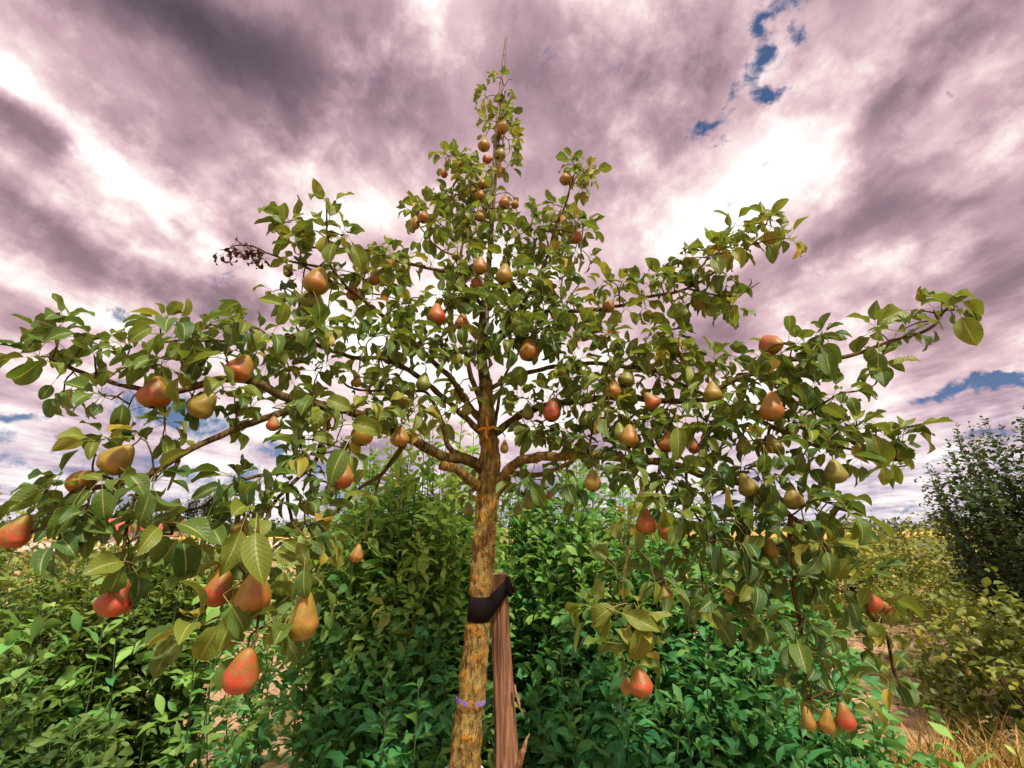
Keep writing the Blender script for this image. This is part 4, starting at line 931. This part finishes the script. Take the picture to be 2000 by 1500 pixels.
# px, py, width px, height px, Y, lean deg (stem end clockwise), red, russet, pinkness, label
PEARS = [
 (619, 547, 53, 56, 1.12, 12, .45, .7, .1, 'brownish red pear seen from below, largest of the upper left branch'),
 (608, 584, 54, 54, 1.18, -5, .0, .1, 0, 'green pear half hidden behind the brownish red pear on the upper left'),
 (304, 765, 62, 72, .92, 0, .75, .9, 0, 'russet red pear hanging alone under the long left branch'),
 (471, 718, 54, 56, .98, 25, .65, .8, .4, 'orange red pear between leaves on top of the long left branch'),
 (398, 789, 54, 52, .97, 40, .15, .6, 0, 'tilted brownish green pear just under the long left branch'),
 (232, 893, 64, 64, .88, 42, .25, .75, 0, 'large tilted olive brown pear lying on the lower left branch'),
 (165, 938, 50, 66, .9, 60, .5, .9, 0, 'brown pear mostly hidden by leaves left of the large olive brown pear'),
 (35, 1035, 58, 76, .85, 26, .75, .7, .8, 'red pear at the left edge leaning towards its branch'),
 (228, 1165, 68, 80, .86, 8, .95, .7, .8, 'deep red pear with a leaf across it hanging lowest on the far left'),
 (428, 1147, 58, 78, .86, 12, .8, .7, .5, 'red pear behind a leaf, leftmost of the big cluster at the lower left'),
 (495, 1155, 72, 92, .82, 0, .5, .9, .2, 'large orange pear in the middle of the big lower left cluster'),
 (595, 1200, 62, 104, .82, 4, .3, .9, .1, 'long golden brown pear, rightmost of the big lower left cluster'),
 (474, 1308, 70, 98, .80, 14, .95, .7, .8, 'rose red pear hanging lowest of all on the left over the sandy gap'),
 (470, 1032, 34, 46, .95, 10, .3, 1, 0, 'orange pear peeking out above the big lower left cluster'),
 (668, 925, 50, 70, 1.08, 0, .75, .9, .3, 'orange pear with blush beside a large leaf left of the fork'),
 (708, 843, 46, 60, 1.18, 0, .25, .8, 0, 'dull brown pear hanging under the thick left limb, left one of two'),
 (781, 851, 40, 46, 1.26, 0, .35, .9, 0, 'small round orange brown pear touching the thick left limb'),
 (697, 1080, 29, 40, 1.22, 8, .5, .9, .2, 'small orange pear dangling alone from a bare twig left of the trunk'),
 (534, 827, 28, 34, 1.02, 0, .8, .4, .5, 'dark red pear nearly hidden in leaves on the left'),
 (853, 613, 40, 50, 1.38, 0, .95, .5, .6, 'dull red pear left of the crown centre'),
 (903, 627, 32, 44, 1.4, 0, .7, .7, .4, 'reddish pear half behind leaves beside the dull red pear'),
 (937, 518, 31, 40, 1.42, 0, .5, .95, .1, 'orange brown pear, left of the pair high in the crown centre'),
 (985, 534, 37, 46, 1.4, 5, .2, .9, 0, 'golden green pear, right of the pair high in the crown centre'),
 (931, 553, 28, 34, 1.45, 0, .9, .5, .6, 'pinkish red pear just below the orange brown pear of the crown centre'),
 (1033, 682, 44, 54, 1.36, -6, .55, .95, .1, 'bright orange pear hanging right of the leader in the middle of the tree'),
 (827, 745, 32, 42, 1.36, 4, .0, .0, 0, 'plain green pear against the sky left of the leader'),
 (911, 797, 22, 32, 1.42, 0, .0, .15, 0, 'small green pear close to the trunk above the orange tie'),
 (697, 745, 21, 26, 1.27, 0, .25, .9, 0, 'tiny golden pear among thin twigs left of the leader'),
 (690, 571, 30, 36, 1.3, -5, .6, .5, .5, 'green and red pear in leaves right of the upper left cluster'),
 (731, 543, 26, 28, 1.33, 0, .6, .6, .5, 'small reddish pear tucked under leaves on the long upper left branch'),
 (1078, 799, 38, 54, 1.36, 8, 1.0, .5, 1, 'bright pink red pear right of the trunk'),
 (1031, 803, 26, 38, 1.42, 0, .0, .0, 0, 'green pear just left of the bright pink red pear'),
 (1142, 816, 28, 38, 1.36, 0, .0, .05, 0, 'green pear just right of the bright pink red pear'),
 (985, 872, 18, 34, 1.44, 0, .2, .8, 0, 'slim brownish pear close to the trunk above the right fork'),
 (981, 246, 26, 36, 1.7, 0, .35, 1, 0, 'brown pear, highest of all on the leader'),
 (946, 281, 26, 36, 1.68, 6, .25, .9, 0, 'brown pear left of the leader, second highest'),
 (977, 299, 24, 34, 1.72, 0, .0, .4, 0, 'green pear on the leader just right of the second highest pear'),
 (953, 311, 20, 22, 1.7, 70, .8, .8, .4, 'small red brown pear lying sideways below the second highest pear'),
 (867, 338, 16, 22, 1.66, -5, 1, .5, .7, 'tiny bright red pear at the tip of the left upper shoot'),
 (943, 358, 21, 19, 1.62, 0, .5, .9, 0, 'small round brown pear, upper of two left of the leader'),
 (938, 380, 21, 24, 1.6, 0, .4, 1, 0, 'small round brown pear, lower of two left of the leader'),
 (985, 394, 25, 32, 1.6, 0, .45, 1, 0, 'plump brown pear on the right side of the leader'),
 (1006, 398, 17, 22, 1.64, 0, .45, 1, 0, 'small brown pear touching the plump one from the right'),
 (1002, 416, 13, 16, 1.64, 0, .1, .6, 0, 'tiny greenish pear under the small brown pear right of the leader'),
 (937, 421, 21, 22, 1.57, 0, .4, .9, 0, 'small dark brown pear behind the slanting shoot'),
 (827, 423, 24, 25, 1.49, 0, .5, 1, 0, 'round brown pear, right of the pair at the left upper twig tip'),
 (811, 434, 20, 32, 1.51, 0, .45, 1, 0, 'brown pear, left of the pair at the left upper twig tip'),
 (891, 498, 20, 24, 1.5, 0, .0, .3, 0, 'small green pear in the left of the upper crown'),
 (1104, 348, 25, 25, 1.52, 0, .4, .9, 0, 'round brown pear on the lone upright shoot at the upper right'),
 (1126, 460, 25, 32, 1.46, 0, .9, .4, .4, 'dark red pear half under a leaf at the upper right of the crown'),
 (1190, 596, 28, 34, 1.37, 30, .55, .9, .1, 'brown pear sitting on the long upper right branch'),
 (1509, 674, 46, 46, 1.12, 150, .8, .8, .4, 'red brown pear pointing its blossom end up on the right'),
 (1507, 793, 50, 70, 1.12, 6, .6, 1, .1, 'long orange pear hanging below the upturned red brown pear'),
 (1391, 765, 40, 50, 1.2, 4, .15, .75, 0, 'yellow green pear with orange cheek on the right branch fork'),
 (1197, 760, 34, 36, 1.3, 0, .4, .95, .1, 'orange brown pear, left of a pair right of the trunk'),
 (1225, 738, 36, 34, 1.33, 20, .0, .2, 0, 'green pear, right of a pair behind the orange brown one'),
 (1271, 782, 36, 38, 1.26, -35, .7, .9, .4, 'orange red pear leaning left on the right horizontal branch'),
 (1228, 851, 40, 50, 1.26, 4, .4, 1, .1, 'golden orange pear hanging between leaves under the right branch'),
 (1210, 843, 28, 44, 1.3, 0, .0, .15, 0, 'green pear right behind the golden orange one'),
 (1303, 862, 36, 50, 1.22, 14, .9, .8, .4, 'orange red pear partly behind a long leaf right of centre'),
 (1355, 870, 24, 36, 1.25, 0, .9, .8, .4, 'smaller red pear just right of the leaf covered orange red one'),
 (1452, 868, 32, 42, 1.2, 6, .0, .25, 0, 'green pear under the right branch, left of two'),
 (1508, 866, 36, 38, 1.18, -8, .1, .5, 0, 'round yellow green pear under the right branch, right of two'),
 (1631, 920, 44, 54, 1.1, -6, .1, .4, 0, 'large green pear hanging furthest right against the sky'),
 (1458, 946, 40, 52, 1.14, -22, .05, .5, 0, 'tilted green pear below the two under the right branch'),
 (1547, 972, 42, 44, 1.12, 0, .15, .6, 0, 'green pear with golden cheek above the place where two shoots hang down'),
 (1157, 938, 36, 50, 1.28, 0, .2, .75, 0, 'yellowish pear hanging under the thick right limb'),
 (1261, 1016, 44, 60, 1.12, 0, .7, .95, .4, 'orange pear, left and fuller of the pair hanging in the lower right'),
 (1300, 1028, 36, 64, 1.14, -10, .6, .95, .2, 'narrow orange pear behind a leaf, right of the lower right pair'),
 (1032, 975, 26, 42, 1.6, 0, .0, .0, 0, 'green pear in shade low right of the trunk'),
 (1072, 966, 15, 20, 1.62, 0, .9, .6, .6, 'tiny red pear in shade low right of the trunk'),
 (915, 993, 25, 26, 1.65, 0, .0, .1, 0, 'green pear in shade just left of the trunk below the fork'),
 (1011, 992, 20, 30, 1.66, 0, .0, .0, 0, 'small green pear in shade just right of the trunk below the fork'),
 (1504, 1070, 31, 44, 1.1, 0, .2, .8, 0, 'brownish green pear hanging left of the straight dangling shoot'),
 (1250, 1330, 50, 58, .98, -8, .9, .8, .7, 'rosy pear hanging lowest on the right at the end of a drooping shoot'),
 (1224, 1338, 26, 36, 1.02, 6, .3, 1, .1, 'dull orange pear half behind the rosy lowest pear on the right'),
 (1256, 1232, 36, 42, 1.04, -10, .3, 1, .1, 'yellow orange pear hidden by pale leaves above the rosy one'),
 (1698, 1172, 36, 56, 1.03, -40, 1, .5, .9, 'pink red pear lying along the dangling shoot at the far right'),
 (1728, 1186, 24, 46, 1.05, -45, .8, .8, .6, 'narrow red pear touching the pink red one at the far right'),
 (1650, 1398, 38, 54, 1.04, -8, .95, .7, .9, 'rosy pear, rightmost of three at the bottom right'),
 (1615, 1406, 32, 52, 1.05, 8, .4, .9, .1, 'brown pear, middle of three at the bottom right'),
 (1577, 1403, 28, 46, 1.06, -4, .35, .8, .1, 'brown green pear, leftmost of three at the bottom right'),
 (1299, 1158, 30, 32, 1.1, 0, .2, .7, 0, 'brownish green pear in leaves at the lower right'),
]
for n, (px, py, wpx, hpx, Y, lean, red, rus, pink, lab) in enumerate(PEARS):
    c = W(px, py, Y); d = depth(c)
    D = wpx * d / FPX * .93
    elong = max(1.12, min(1.72, hpx / wpx * 1.0))
    elong = [1.15, 1.3, 1.45, 1.62][min(3, max(0, int((elong - 1.08) / .16)))]
    key = (elong, [.8, 1.1, 1.5][n % 3], float(n % 4) + .5)
    body, st, cx, _ = pear_meshes(key)
    o = bpy.data.objects.new('pear', body); COL.objects.link(o)
    s = D / .07
    o.scale = (s, s, s); o.location = c
    rot = Matrix.Rotation(R(lean), 4, 'Y') @ Matrix.Rotation(R(random.uniform(-10, 10) + (60 if lean == 150 else 0)), 4, 'X') @ Matrix.Rotation(R(random.uniform(-50, 30)), 4, 'Z')
    o.rotation_euler = rot.to_euler()
    o.color = (red, rus, pink, 1)
    tag(o, lab, 'pear', 'pears on the pear tree')
    for mm, nm in ((st, 'stem'), (cx, 'calyx')):
        ch = bpy.data.objects.new(nm, mm); COL.objects.link(ch); ch.parent = o
    tip = c + rot.to_3x3() @ Vector((.004, 0, elong * .035 + .024)) * s
    ti = .45
    grow(tip, random.randint(2, 4) if wpx > 18 else 1, .055 if Y < 1.5 else .048, ti, rad=.0024)

HERO = [  # base px,py, tip px,py, Y, tint
 (505, 1045, 512, 1150, .80, .42), (560, 1215, 520, 1290, .78, .50), (455, 1185, 500, 1240, .80, .30), (470, 1030, 432, 1120, .84, .58), (590, 1085, 545, 1060, .86, .45), (595, 1110, 590, 1175, .80, .25),
 (545, 1075, 600, 1090, .86, .5), (430, 1215, 375, 1300, .84, .54), (460, 1200, 438, 1270, .83, .50), (1238, 1215, 1236, 1305, .97, .50), (1215, 1195, 1285, 1215, .97, .54), (1200, 1185, 1140, 1200, 1.0, .50), (1190, 1200, 1150, 1250, 1.0, .50), (1250, 1240, 1258, 1270, .98, .5),
 (672, 880, 632, 950, 1.02, .28), (1322, 835, 1330, 930, 1.16, .45), (1300, 990, 1322, 1050, 1.08, .45), (1290, 972, 1235, 975, 1.1, .54), (1250, 985, 1225, 1010, 1.08, .58), (690, 830, 750, 822, 1.14, .45), (610, 850, 655, 850, 1.1, .45), (560, 790, 625, 775, 1.1, .5), (640, 780, 690, 790, 1.1, .45),
 (120, 640, 62, 612, .93, .35), (80, 700, 5, 760, .93, .3), (130, 655, 60, 648, .94, .25), (190, 770, 130, 745, .92, .3), (240, 790, 235, 850, .92, .25), (100, 752, 78, 778, .93, .2), (380, 660, 365, 720, .94, .28), (300, 640, 245, 665, .95, .4), (360, 640, 400, 655, .95, .3),
 (236, 1110, 205, 1180, .83, .35), (340, 1050, 260, 1090, .86, .3), (345, 1050, 300, 1120, .86, .22), (355, 1055, 385, 1130, .86, .12), (330, 1010, 290, 1020, .88, .2), (180, 955, 130, 1010, .85, .25), (200, 955, 205, 1020, .85, .22), (250, 930, 290, 970, .86, .25), (210, 945, 160, 900, .86, .4), (110, 1000, 60, 1000, .85, .3), (150, 980, 110, 1050, .84, .28),
 (640, 430, 645, 378, 1.14, .45), (630, 430, 612, 400, 1.14, .5), (610, 450, 560, 440, 1.13, .5), (655, 480, 640, 520, 1.1, .4), (690, 480, 715, 530, 1.2, .45), (620, 590, 640, 640, 1.1, .35), (560, 600, 515, 588, 1.12, .45),
 (1855, 605, 1840, 560, 1.15, .45), (1862, 585, 1905, 555, 1.14, .42), (1875, 590, 1940, 620, 1.14, .42), (1880, 620, 1915, 690, 1.14, .42), (1840, 600, 1765, 585, 1.15, .42), (1820, 640, 1770, 630, 1.15, .4), (1715, 690, 1712, 745, 1.14, .35), (1700, 770, 1670, 745, 1.14, .58), (1760, 610, 1710, 618, 1.15, .5),
 (1600, 680, 1655, 710, 1.14, .3), (1620, 690, 1625, 750, 1.13, .28), (1590, 690, 1560, 760, 1.13, .28), (1500, 700, 1470, 720, 1.12, .25), (1530, 690, 1545, 740, 1.12, .25), (1720, 830, 1775, 855, 1.13, .38), (1700, 850, 1740, 940, 1.12, .4), (1640, 830, 1680, 860, 1.12, .35), (1760, 900, 1790, 915, 1.13, .54), (1745, 905, 1765, 945, 1.13, .50), (1725, 910, 1728, 950, 1.12, .58),
 (1480, 430, 1550, 408, 1.29, .5), (1500, 455, 1522, 490, 1.29, .5), (1510, 445, 1540, 460, 1.29, .5), (1440, 600, 1435, 645, 1.31, .55), (1390, 580, 1360, 610, 1.32, .5), (1060, 650, 1080, 690, 1.33, .3), (1040, 640, 1000, 640, 1.34, .4), (1055, 660, 1110, 650, 1.35, .35), (1700, 1150, 1680, 1190, 1.02, .5), (1620, 1095, 1580, 1130, 1.08, .35)]
for (bx, by, ex, ey, Y, ti_) in HERO:
    b = W(bx, by, Y); e = W(ex, ey, Y + random.uniform(-.02, .01)); v_ = e - b; ln = v_.length
    lv = v_.normalized(); tocam = (CAM - b).normalized()
    n_ = (tocam * .9 + Vector((0, 0, .45)) + rv(.22)); n_ = n_ - lv * n_.dot(lv)
    s_ = min(.085, max(.035, ln * .98)); start = b - lv * s_ * .45
    leaves.append((start, (lv * 1.0 + n_.normalized() * .10 - Vector((0, 0, .12))).normalized(), n_, s_, (ti_, 1.1, 0), 1))
    dd = np.linalg.norm(PA[:npool] - np.array(tuple(start)), axis=1); i_ = int(np.argmin(dd)); q0 = Vector(PA[i_].tolist())
    if dd[i_] > .006:
        pp, rr = resample([q0, q0.lerp(start, .5) + Vector((0, 0, .06 * dd[i_])), start], [.0022, .0017, .0012], .012)
        branches[pool_b[i_]].add(pp, rr, 4)
PV2 = []
for (px, py, wpx, hpx, Y, *rest_) in PEARS:
    lab = rest_[-1]; hid = any(k in lab for k in ('hidden', 'behind', 'under a leaf', 'tucked', 'covered', 'peeking', 'in leaves', 'leaf across', 'beside a large'))
    PV2.append((px, py, wpx * .5, hpx * .5, depth(W(px, py, Y)), .35 if hid else .06))
def clear_of_fruit(it):
    if len(it) == 6: return True
    p, x, nrm, s, _ = it
    for f in (.6, 1.0, 1.35):
        q = p + x * s * f - Vector((0, 0, s * f * f * .18)); d = depth(q); qx = 1000 + (q.x) / d * FPX; qy = 750 - (q - CAM).dot(UP) / d * FPX
        for (a, b, rx, ry, dp, keep) in PV2:
            e = ((qx - a) / rx) ** 2 + ((qy - b) / ry) ** 2
            if e < 1.45 and d < dp + .02 and random.random() > keep: return False
    return True
for nme, T in branches.items():
    if T.n == 0: continue
    link('branch', T.mesh('branch', pear_tree.location), THINTWIG if T is twT else LIMB if nme in ('L2', 'R1', 'R1s') else TWIG, pear_tree)
leaves = [it[:5] for it in leaves if clear_of_fruit(it)]
leaf_group(PV, leaves, 'leaf', PEARLEAF, pear_tree, nparts=300)

# dead shrivelled leaves
dead = []
for (cx, cy, rx, ry, Y, n) in ((480, 488, 34, 18, 1.14, 34), (440, 492, 12, 8, 1.14, 4), (515, 500, 16, 10, 1.14, 10), (575, 545, 22, 22, 1.16, 6), (600, 690, 25, 15, 1.14, 8), (715, 755, 20, 15, 1.28, 5), (860, 665, 14, 8, 1.38, 5)):
    for k in range(n):
        a = random.uniform(0, 6.28); r = math.sqrt(random.random())
        p = W(cx + math.cos(a) * rx * r, cy + math.sin(a) * ry * r, Y + random.gauss(0, .01))
        dead.append((p, Vector((random.gauss(-.3, .5), random.gauss(0, .5), random.gauss(-.8, .3))), ru(), random.uniform(.018, .034), (random.random(), random.uniform(.8, 1.1), 0)))
leaf_group(DV, dead, 'dead_leaf', DEADLEAF, pear_tree, nparts=72, part='dead_leaf', mass='dead_foliage')

# ------------------------------------------------------------------ bamboo cane, ties, stake, guard
cane = empty('bamboo_cane', W(950, 640, 1.53)); tag(cane, 'thin grey bamboo cane tied to the leader and sticking out above the tree top', 'cane')
cp = [W(947, 700, 1.54), W(950, 620, 1.56), W(957, 480, 1.63), W(963, 350, 1.70), (W(974, 210, 1.78)), W(989, 72, 1.86)]
pp, rr = resample(cp, [.011, .0105, .0098, .009, .008, .0068], .01)
L = 0; nodes = []
for i in range(1, len(pp)):
    L += (pp[i] - pp[i - 1]).length
    if L > .22: L = 0; nodes.append(i); rr[i] *= 1.22
T = Tubes(); T.add(pp, rr, 10); link('pole', T.mesh('pole', cane.location), CANE, cane)
for i in nodes:
    T = Tubes(); a = pp[i]; t = (pp[min(i + 1, len(pp) - 1)] - a).normalized()
    T.add([a - t * .003, a, a + t * .003], [rr[i] * 1.02, rr[i] * 1.12, rr[i] * 1.02], 10); link('node_ring', T.mesh('node_ring', cane.location), CANE, cane)

def trunk_at(z):
    i = min(range(len(tp)), key=lambda k: abs(tp[k].z - z)); return tp[i], tr[i]

# stake: split log, grooved section
def stake_thing():
    top = W(974, 1120, 1.575); low = W(990, 1500, 1.56)
    base = low + (low - top).normalized() * ((low.z) / ((top - low).z) * (top - low).length)
    root = empty('wooden_stake', (base.x, base.y, 0)); tag(root, 'reddish split wooden stake standing right beside the trunk', 'stake')
    sec = [(-.50, -.30), (-.46, -.44), (-.34, -.50), (-.26, -.43), (-.20, -.52), (-.08, -.56), (-.02, -.47), (.05, -.55), (.16, -.54), (.22, -.45), (.30, -.50), (.42, -.42), (.50, -.30),
           (.47, -.12), (.52, 0), (.48, .16), (.5, .34), (.38, .48), (.2, .45), (.05, .52), (-.15, .47), (-.32, .5), (-.48, .36), (-.44, .16), (-.52, .02), (-.46, -.14)]
    M = len(sec); n = 150; V = []; Q = []
    for i in range(n + 1):
        f = i / n; c = base.lerp(top, f); wd = .092 + (.047 - .092) * (f ** 1.1); dp = .05
        for k, (a, b) in enumerate(sec):
            g = 1 + .10 * mn.noise(Vector((k * 1.7, f * 5, 0))) + .05 * mn.noise(Vector((k * 5.1, f * 30, 4)))
            V.append((c.x + a * wd * g - root.location.x, c.y + b * dp * g - root.location.y, c.z + (.004 * mn.noise(Vector((a * 9, b * 9, 0))) if i == n else 0)))
    for i in range(n):
        for k in range(M):
            a = i * M + k; b = i * M + (k + 1) % M; Q.append((a, b, b + M, a + M))
    link('post', np_mesh('post', np.array(V), np.array(Q), smooth=False), WOOD, root)
    # pale sawn top
    Vt = [Vector(v) for v in V[-M:]]
    c = sum(Vt, Vector()) / M
    me = bpy.data.meshes.new('sawn_top'); me.from_pydata([tuple(c + Vector((0, 0, .004)))] + [tuple(v) for v in Vt], [], [(0, 1 + k, 1 + (k + 1) % M) for k in range(M)])
    link('sawn_top', me, WOODCUT, root)
    for (a, m_, b, r) in (((1005, 1340, 1.53), (1012, 1370, 1.525), (1022, 1398, 1.52), .0045), ((1013, 1500, 1.52), (1020, 1470, 1.505), (1034, 1432, 1.50), .009)):
        T = Tubes(); pp, rr = resample([W(*a), W(*m_), W(*b)], [r, r * .9, .0012], .006)
        T.add([p + rv(.0008) for p in pp], rr, 6); link('splinter', T.mesh('splinter', root.location), WOOD, root)
    return root, base, top
stk, sb_, st_ = stake_thing()

# rubber strap round trunk and stake
def strap():
    zc = W(937, 1188, 1.5).z; c, r = trunk_at(zc); r -= .0014
    root = empty('tree_tie', c); tag(root, 'black rubber strap binding the trunk to the wooden stake', 'strap')
    path = []
    for k in range(25):                                   # round the front of the trunk, from back left to right
        a = R(200 - k * 9.6 + 0) ; a = R(170 + k * 7.0)
        path.append((Vector((c.x + math.cos(a) * r, c.y + math.sin(a) * r, zc)), .033))
    kn = W(991, 1146, 1.545)
    p0 = path[-1][0]
    for k in range(1, 11):
        f = k / 10; q = p0.lerp(kn, f); q.z = zc + (kn.z - zc) * f ** .9
        path.append((q, .033 - .010 * f))
    bk = W(992, 1140, 1.63); path += [(kn.lerp(bk, .5) + Vector((.004, 0, 0)), .022), (bk, .022)]
    end = path[0][0].copy()
    for k in range(1, 8):
        f = k / 7; q = bk.lerp(end + Vector((0, .02, 0)), f); q.y = max(q.y, c.y + r * .5) + .05 * math.sin(f * math.pi); path.append((q, .022 + .011 * f))
    ta, _ = trunk_at(zc - .05); tb_, _ = trunk_at(zc + .05); slope = (tb_.x - ta.x) / .1
    V = []; Q = []; n = len(path); th = .0014
    for i, (p, h) in enumerate(path):
        t = (path[min(i + 1, n - 1)][0] - path[max(i - 1, 0)][0]); t.z = 0; t.normalize(); nr = Vector((t.y, -t.x, 0))
        for (hz_, o_) in ((-h, th), (0, th * 1.3), (h, th), (h, -th), (0, -th), (-h, -th)):
            q = p + nr * o_ + Vector((slope * hz_ * (1 if i < 26 else .3), 0, hz_)) - root.location; V.append(tuple(q))
    for i in range(n - 1):
        for k in range(6):
            a = i * 6 + k; b = i * 6 + (k + 1) % 6; Q.append((a, b, b + 6, a + 6))
    link('strap', np_mesh('strap', np.array(V), np.array(Q), smooth=False), RUBBER, root)
    T = Tubes()
    pp, rr = resample([kn + Vector((-.004, -.004, .026)), kn + Vector((.004, -.008, .010)), kn + Vector((.012, -.006, -.004)), kn + Vector((.026, -.002, -.014))], [.004, .009, .010, .003], .004)
    T.add([p + rv(.0012) for p in pp], rr, 6)
    pp, rr = resample([kn + Vector((-.002, -.006, .0)), kn + Vector((.010, -.010, -.014)), kn + Vector((.008, -.006, -.026))], [.008, .008, .004], .004)
    T.add([p + rv(.0012) for p in pp], rr, 6)
    link('knot', T.mesh('knot', root.location), RUBBER, root)
strap()

def ring(name, py, px, r_add, rad, m, label, cat, tilt=0., strands=3, tails=()):
    c, r = trunk_at(W(px, py, 1.5).z)
    r += .0012
    root = empty(name, c); tag(root, label, cat)
    T = Tubes()
    for s in range(strands):
        pts = []
        for k in range(37):
            a = 2 * math.pi * k / 36
            rr_ = r + r_add + random.uniform(0, rad * .5)
            pts.append(Vector((c.x + math.cos(a) * rr_, c.y + math.sin(a) * rr_, c.z + tilt * math.cos(a) + .0025 * (s - strands / 2) + .0022 * mn.noise(Vector((a * 2.5, s * 4, 0))))))
        T.add(pts, [rad * random.uniform(.8, 1.2)] * 37, 6)
    link('loop', T.mesh('loop', c), m, root)
    for tl in tails:
        T = Tubes(); pp, rr = resample([W(*q) for q in tl], [rad * 1.6] * len(tl), .005); T.add(pp, rr, 6); link('tail', T.mesh('tail', c), m, root)
ring('purple_twine', 1366, 922, .002, .0009, PURPLE, 'purple twine wound round the lichened trunk below the strap', 'twine', -.004, 5)
ring('orange_tie', 838, 952, .002, .0032, ORANGETIE, 'orange raffia tie knotted on the trunk above the fork', 'tie', .004, 2,
     [[(952, 836, 1.462), (949, 846, 1.458), (952, 858, 1.462)], [(953, 836, 1.462), (951, 825, 1.462), (951, 815, 1.468)], [(950, 838, 1.46), (943, 836, 1.462), (938, 840, 1.468)], [(952, 838, 1.458), (962, 834, 1.462), (969, 836, 1.468)]])
def guard():
    c, r = trunk_at(W(908, 1500, 1.5).z - .01)
    root = empty('tree_guard', (c.x, c.y, 0)); tag(root, 'white plastic guard around the foot of the trunk at the bottom edge', 'tree guard')
    V = []; Q = []; M = 40; zs = np.linspace(.06, c.z + .008, 14)
    for z in zs:
        cc, _ = trunk_at(z)
        for k in range(M):
            a = 2 * math.pi * k / M; rr_ = .052 + .0015 * math.cos(2 * a)
            V.append((cc.x + math.cos(a) * rr_ - c.x, cc.y + math.sin(a) * rr_ - c.y, z))
    nn = len(V)
    V += [(v[0] * .95, v[1] * .95, v[2]) for v in V]
    for i in range(13):
        for k in range(M):
            a = i * M + k; b = i * M + (k + 1) % M
            Q.append((a, b, b + M, a + M)); Q.append((nn + a + M, nn + b + M, nn + b, nn + a))
    for k in range(M):
        a = 13 * M + k; b = 13 * M + (k + 1) % M; Q.append((a, b, nn + b, nn + a))
    link('tube', np_mesh('tube', np.array(V), np.array(Q)), PLASTIC, root)
guard()
print('leaves', len(leaves))
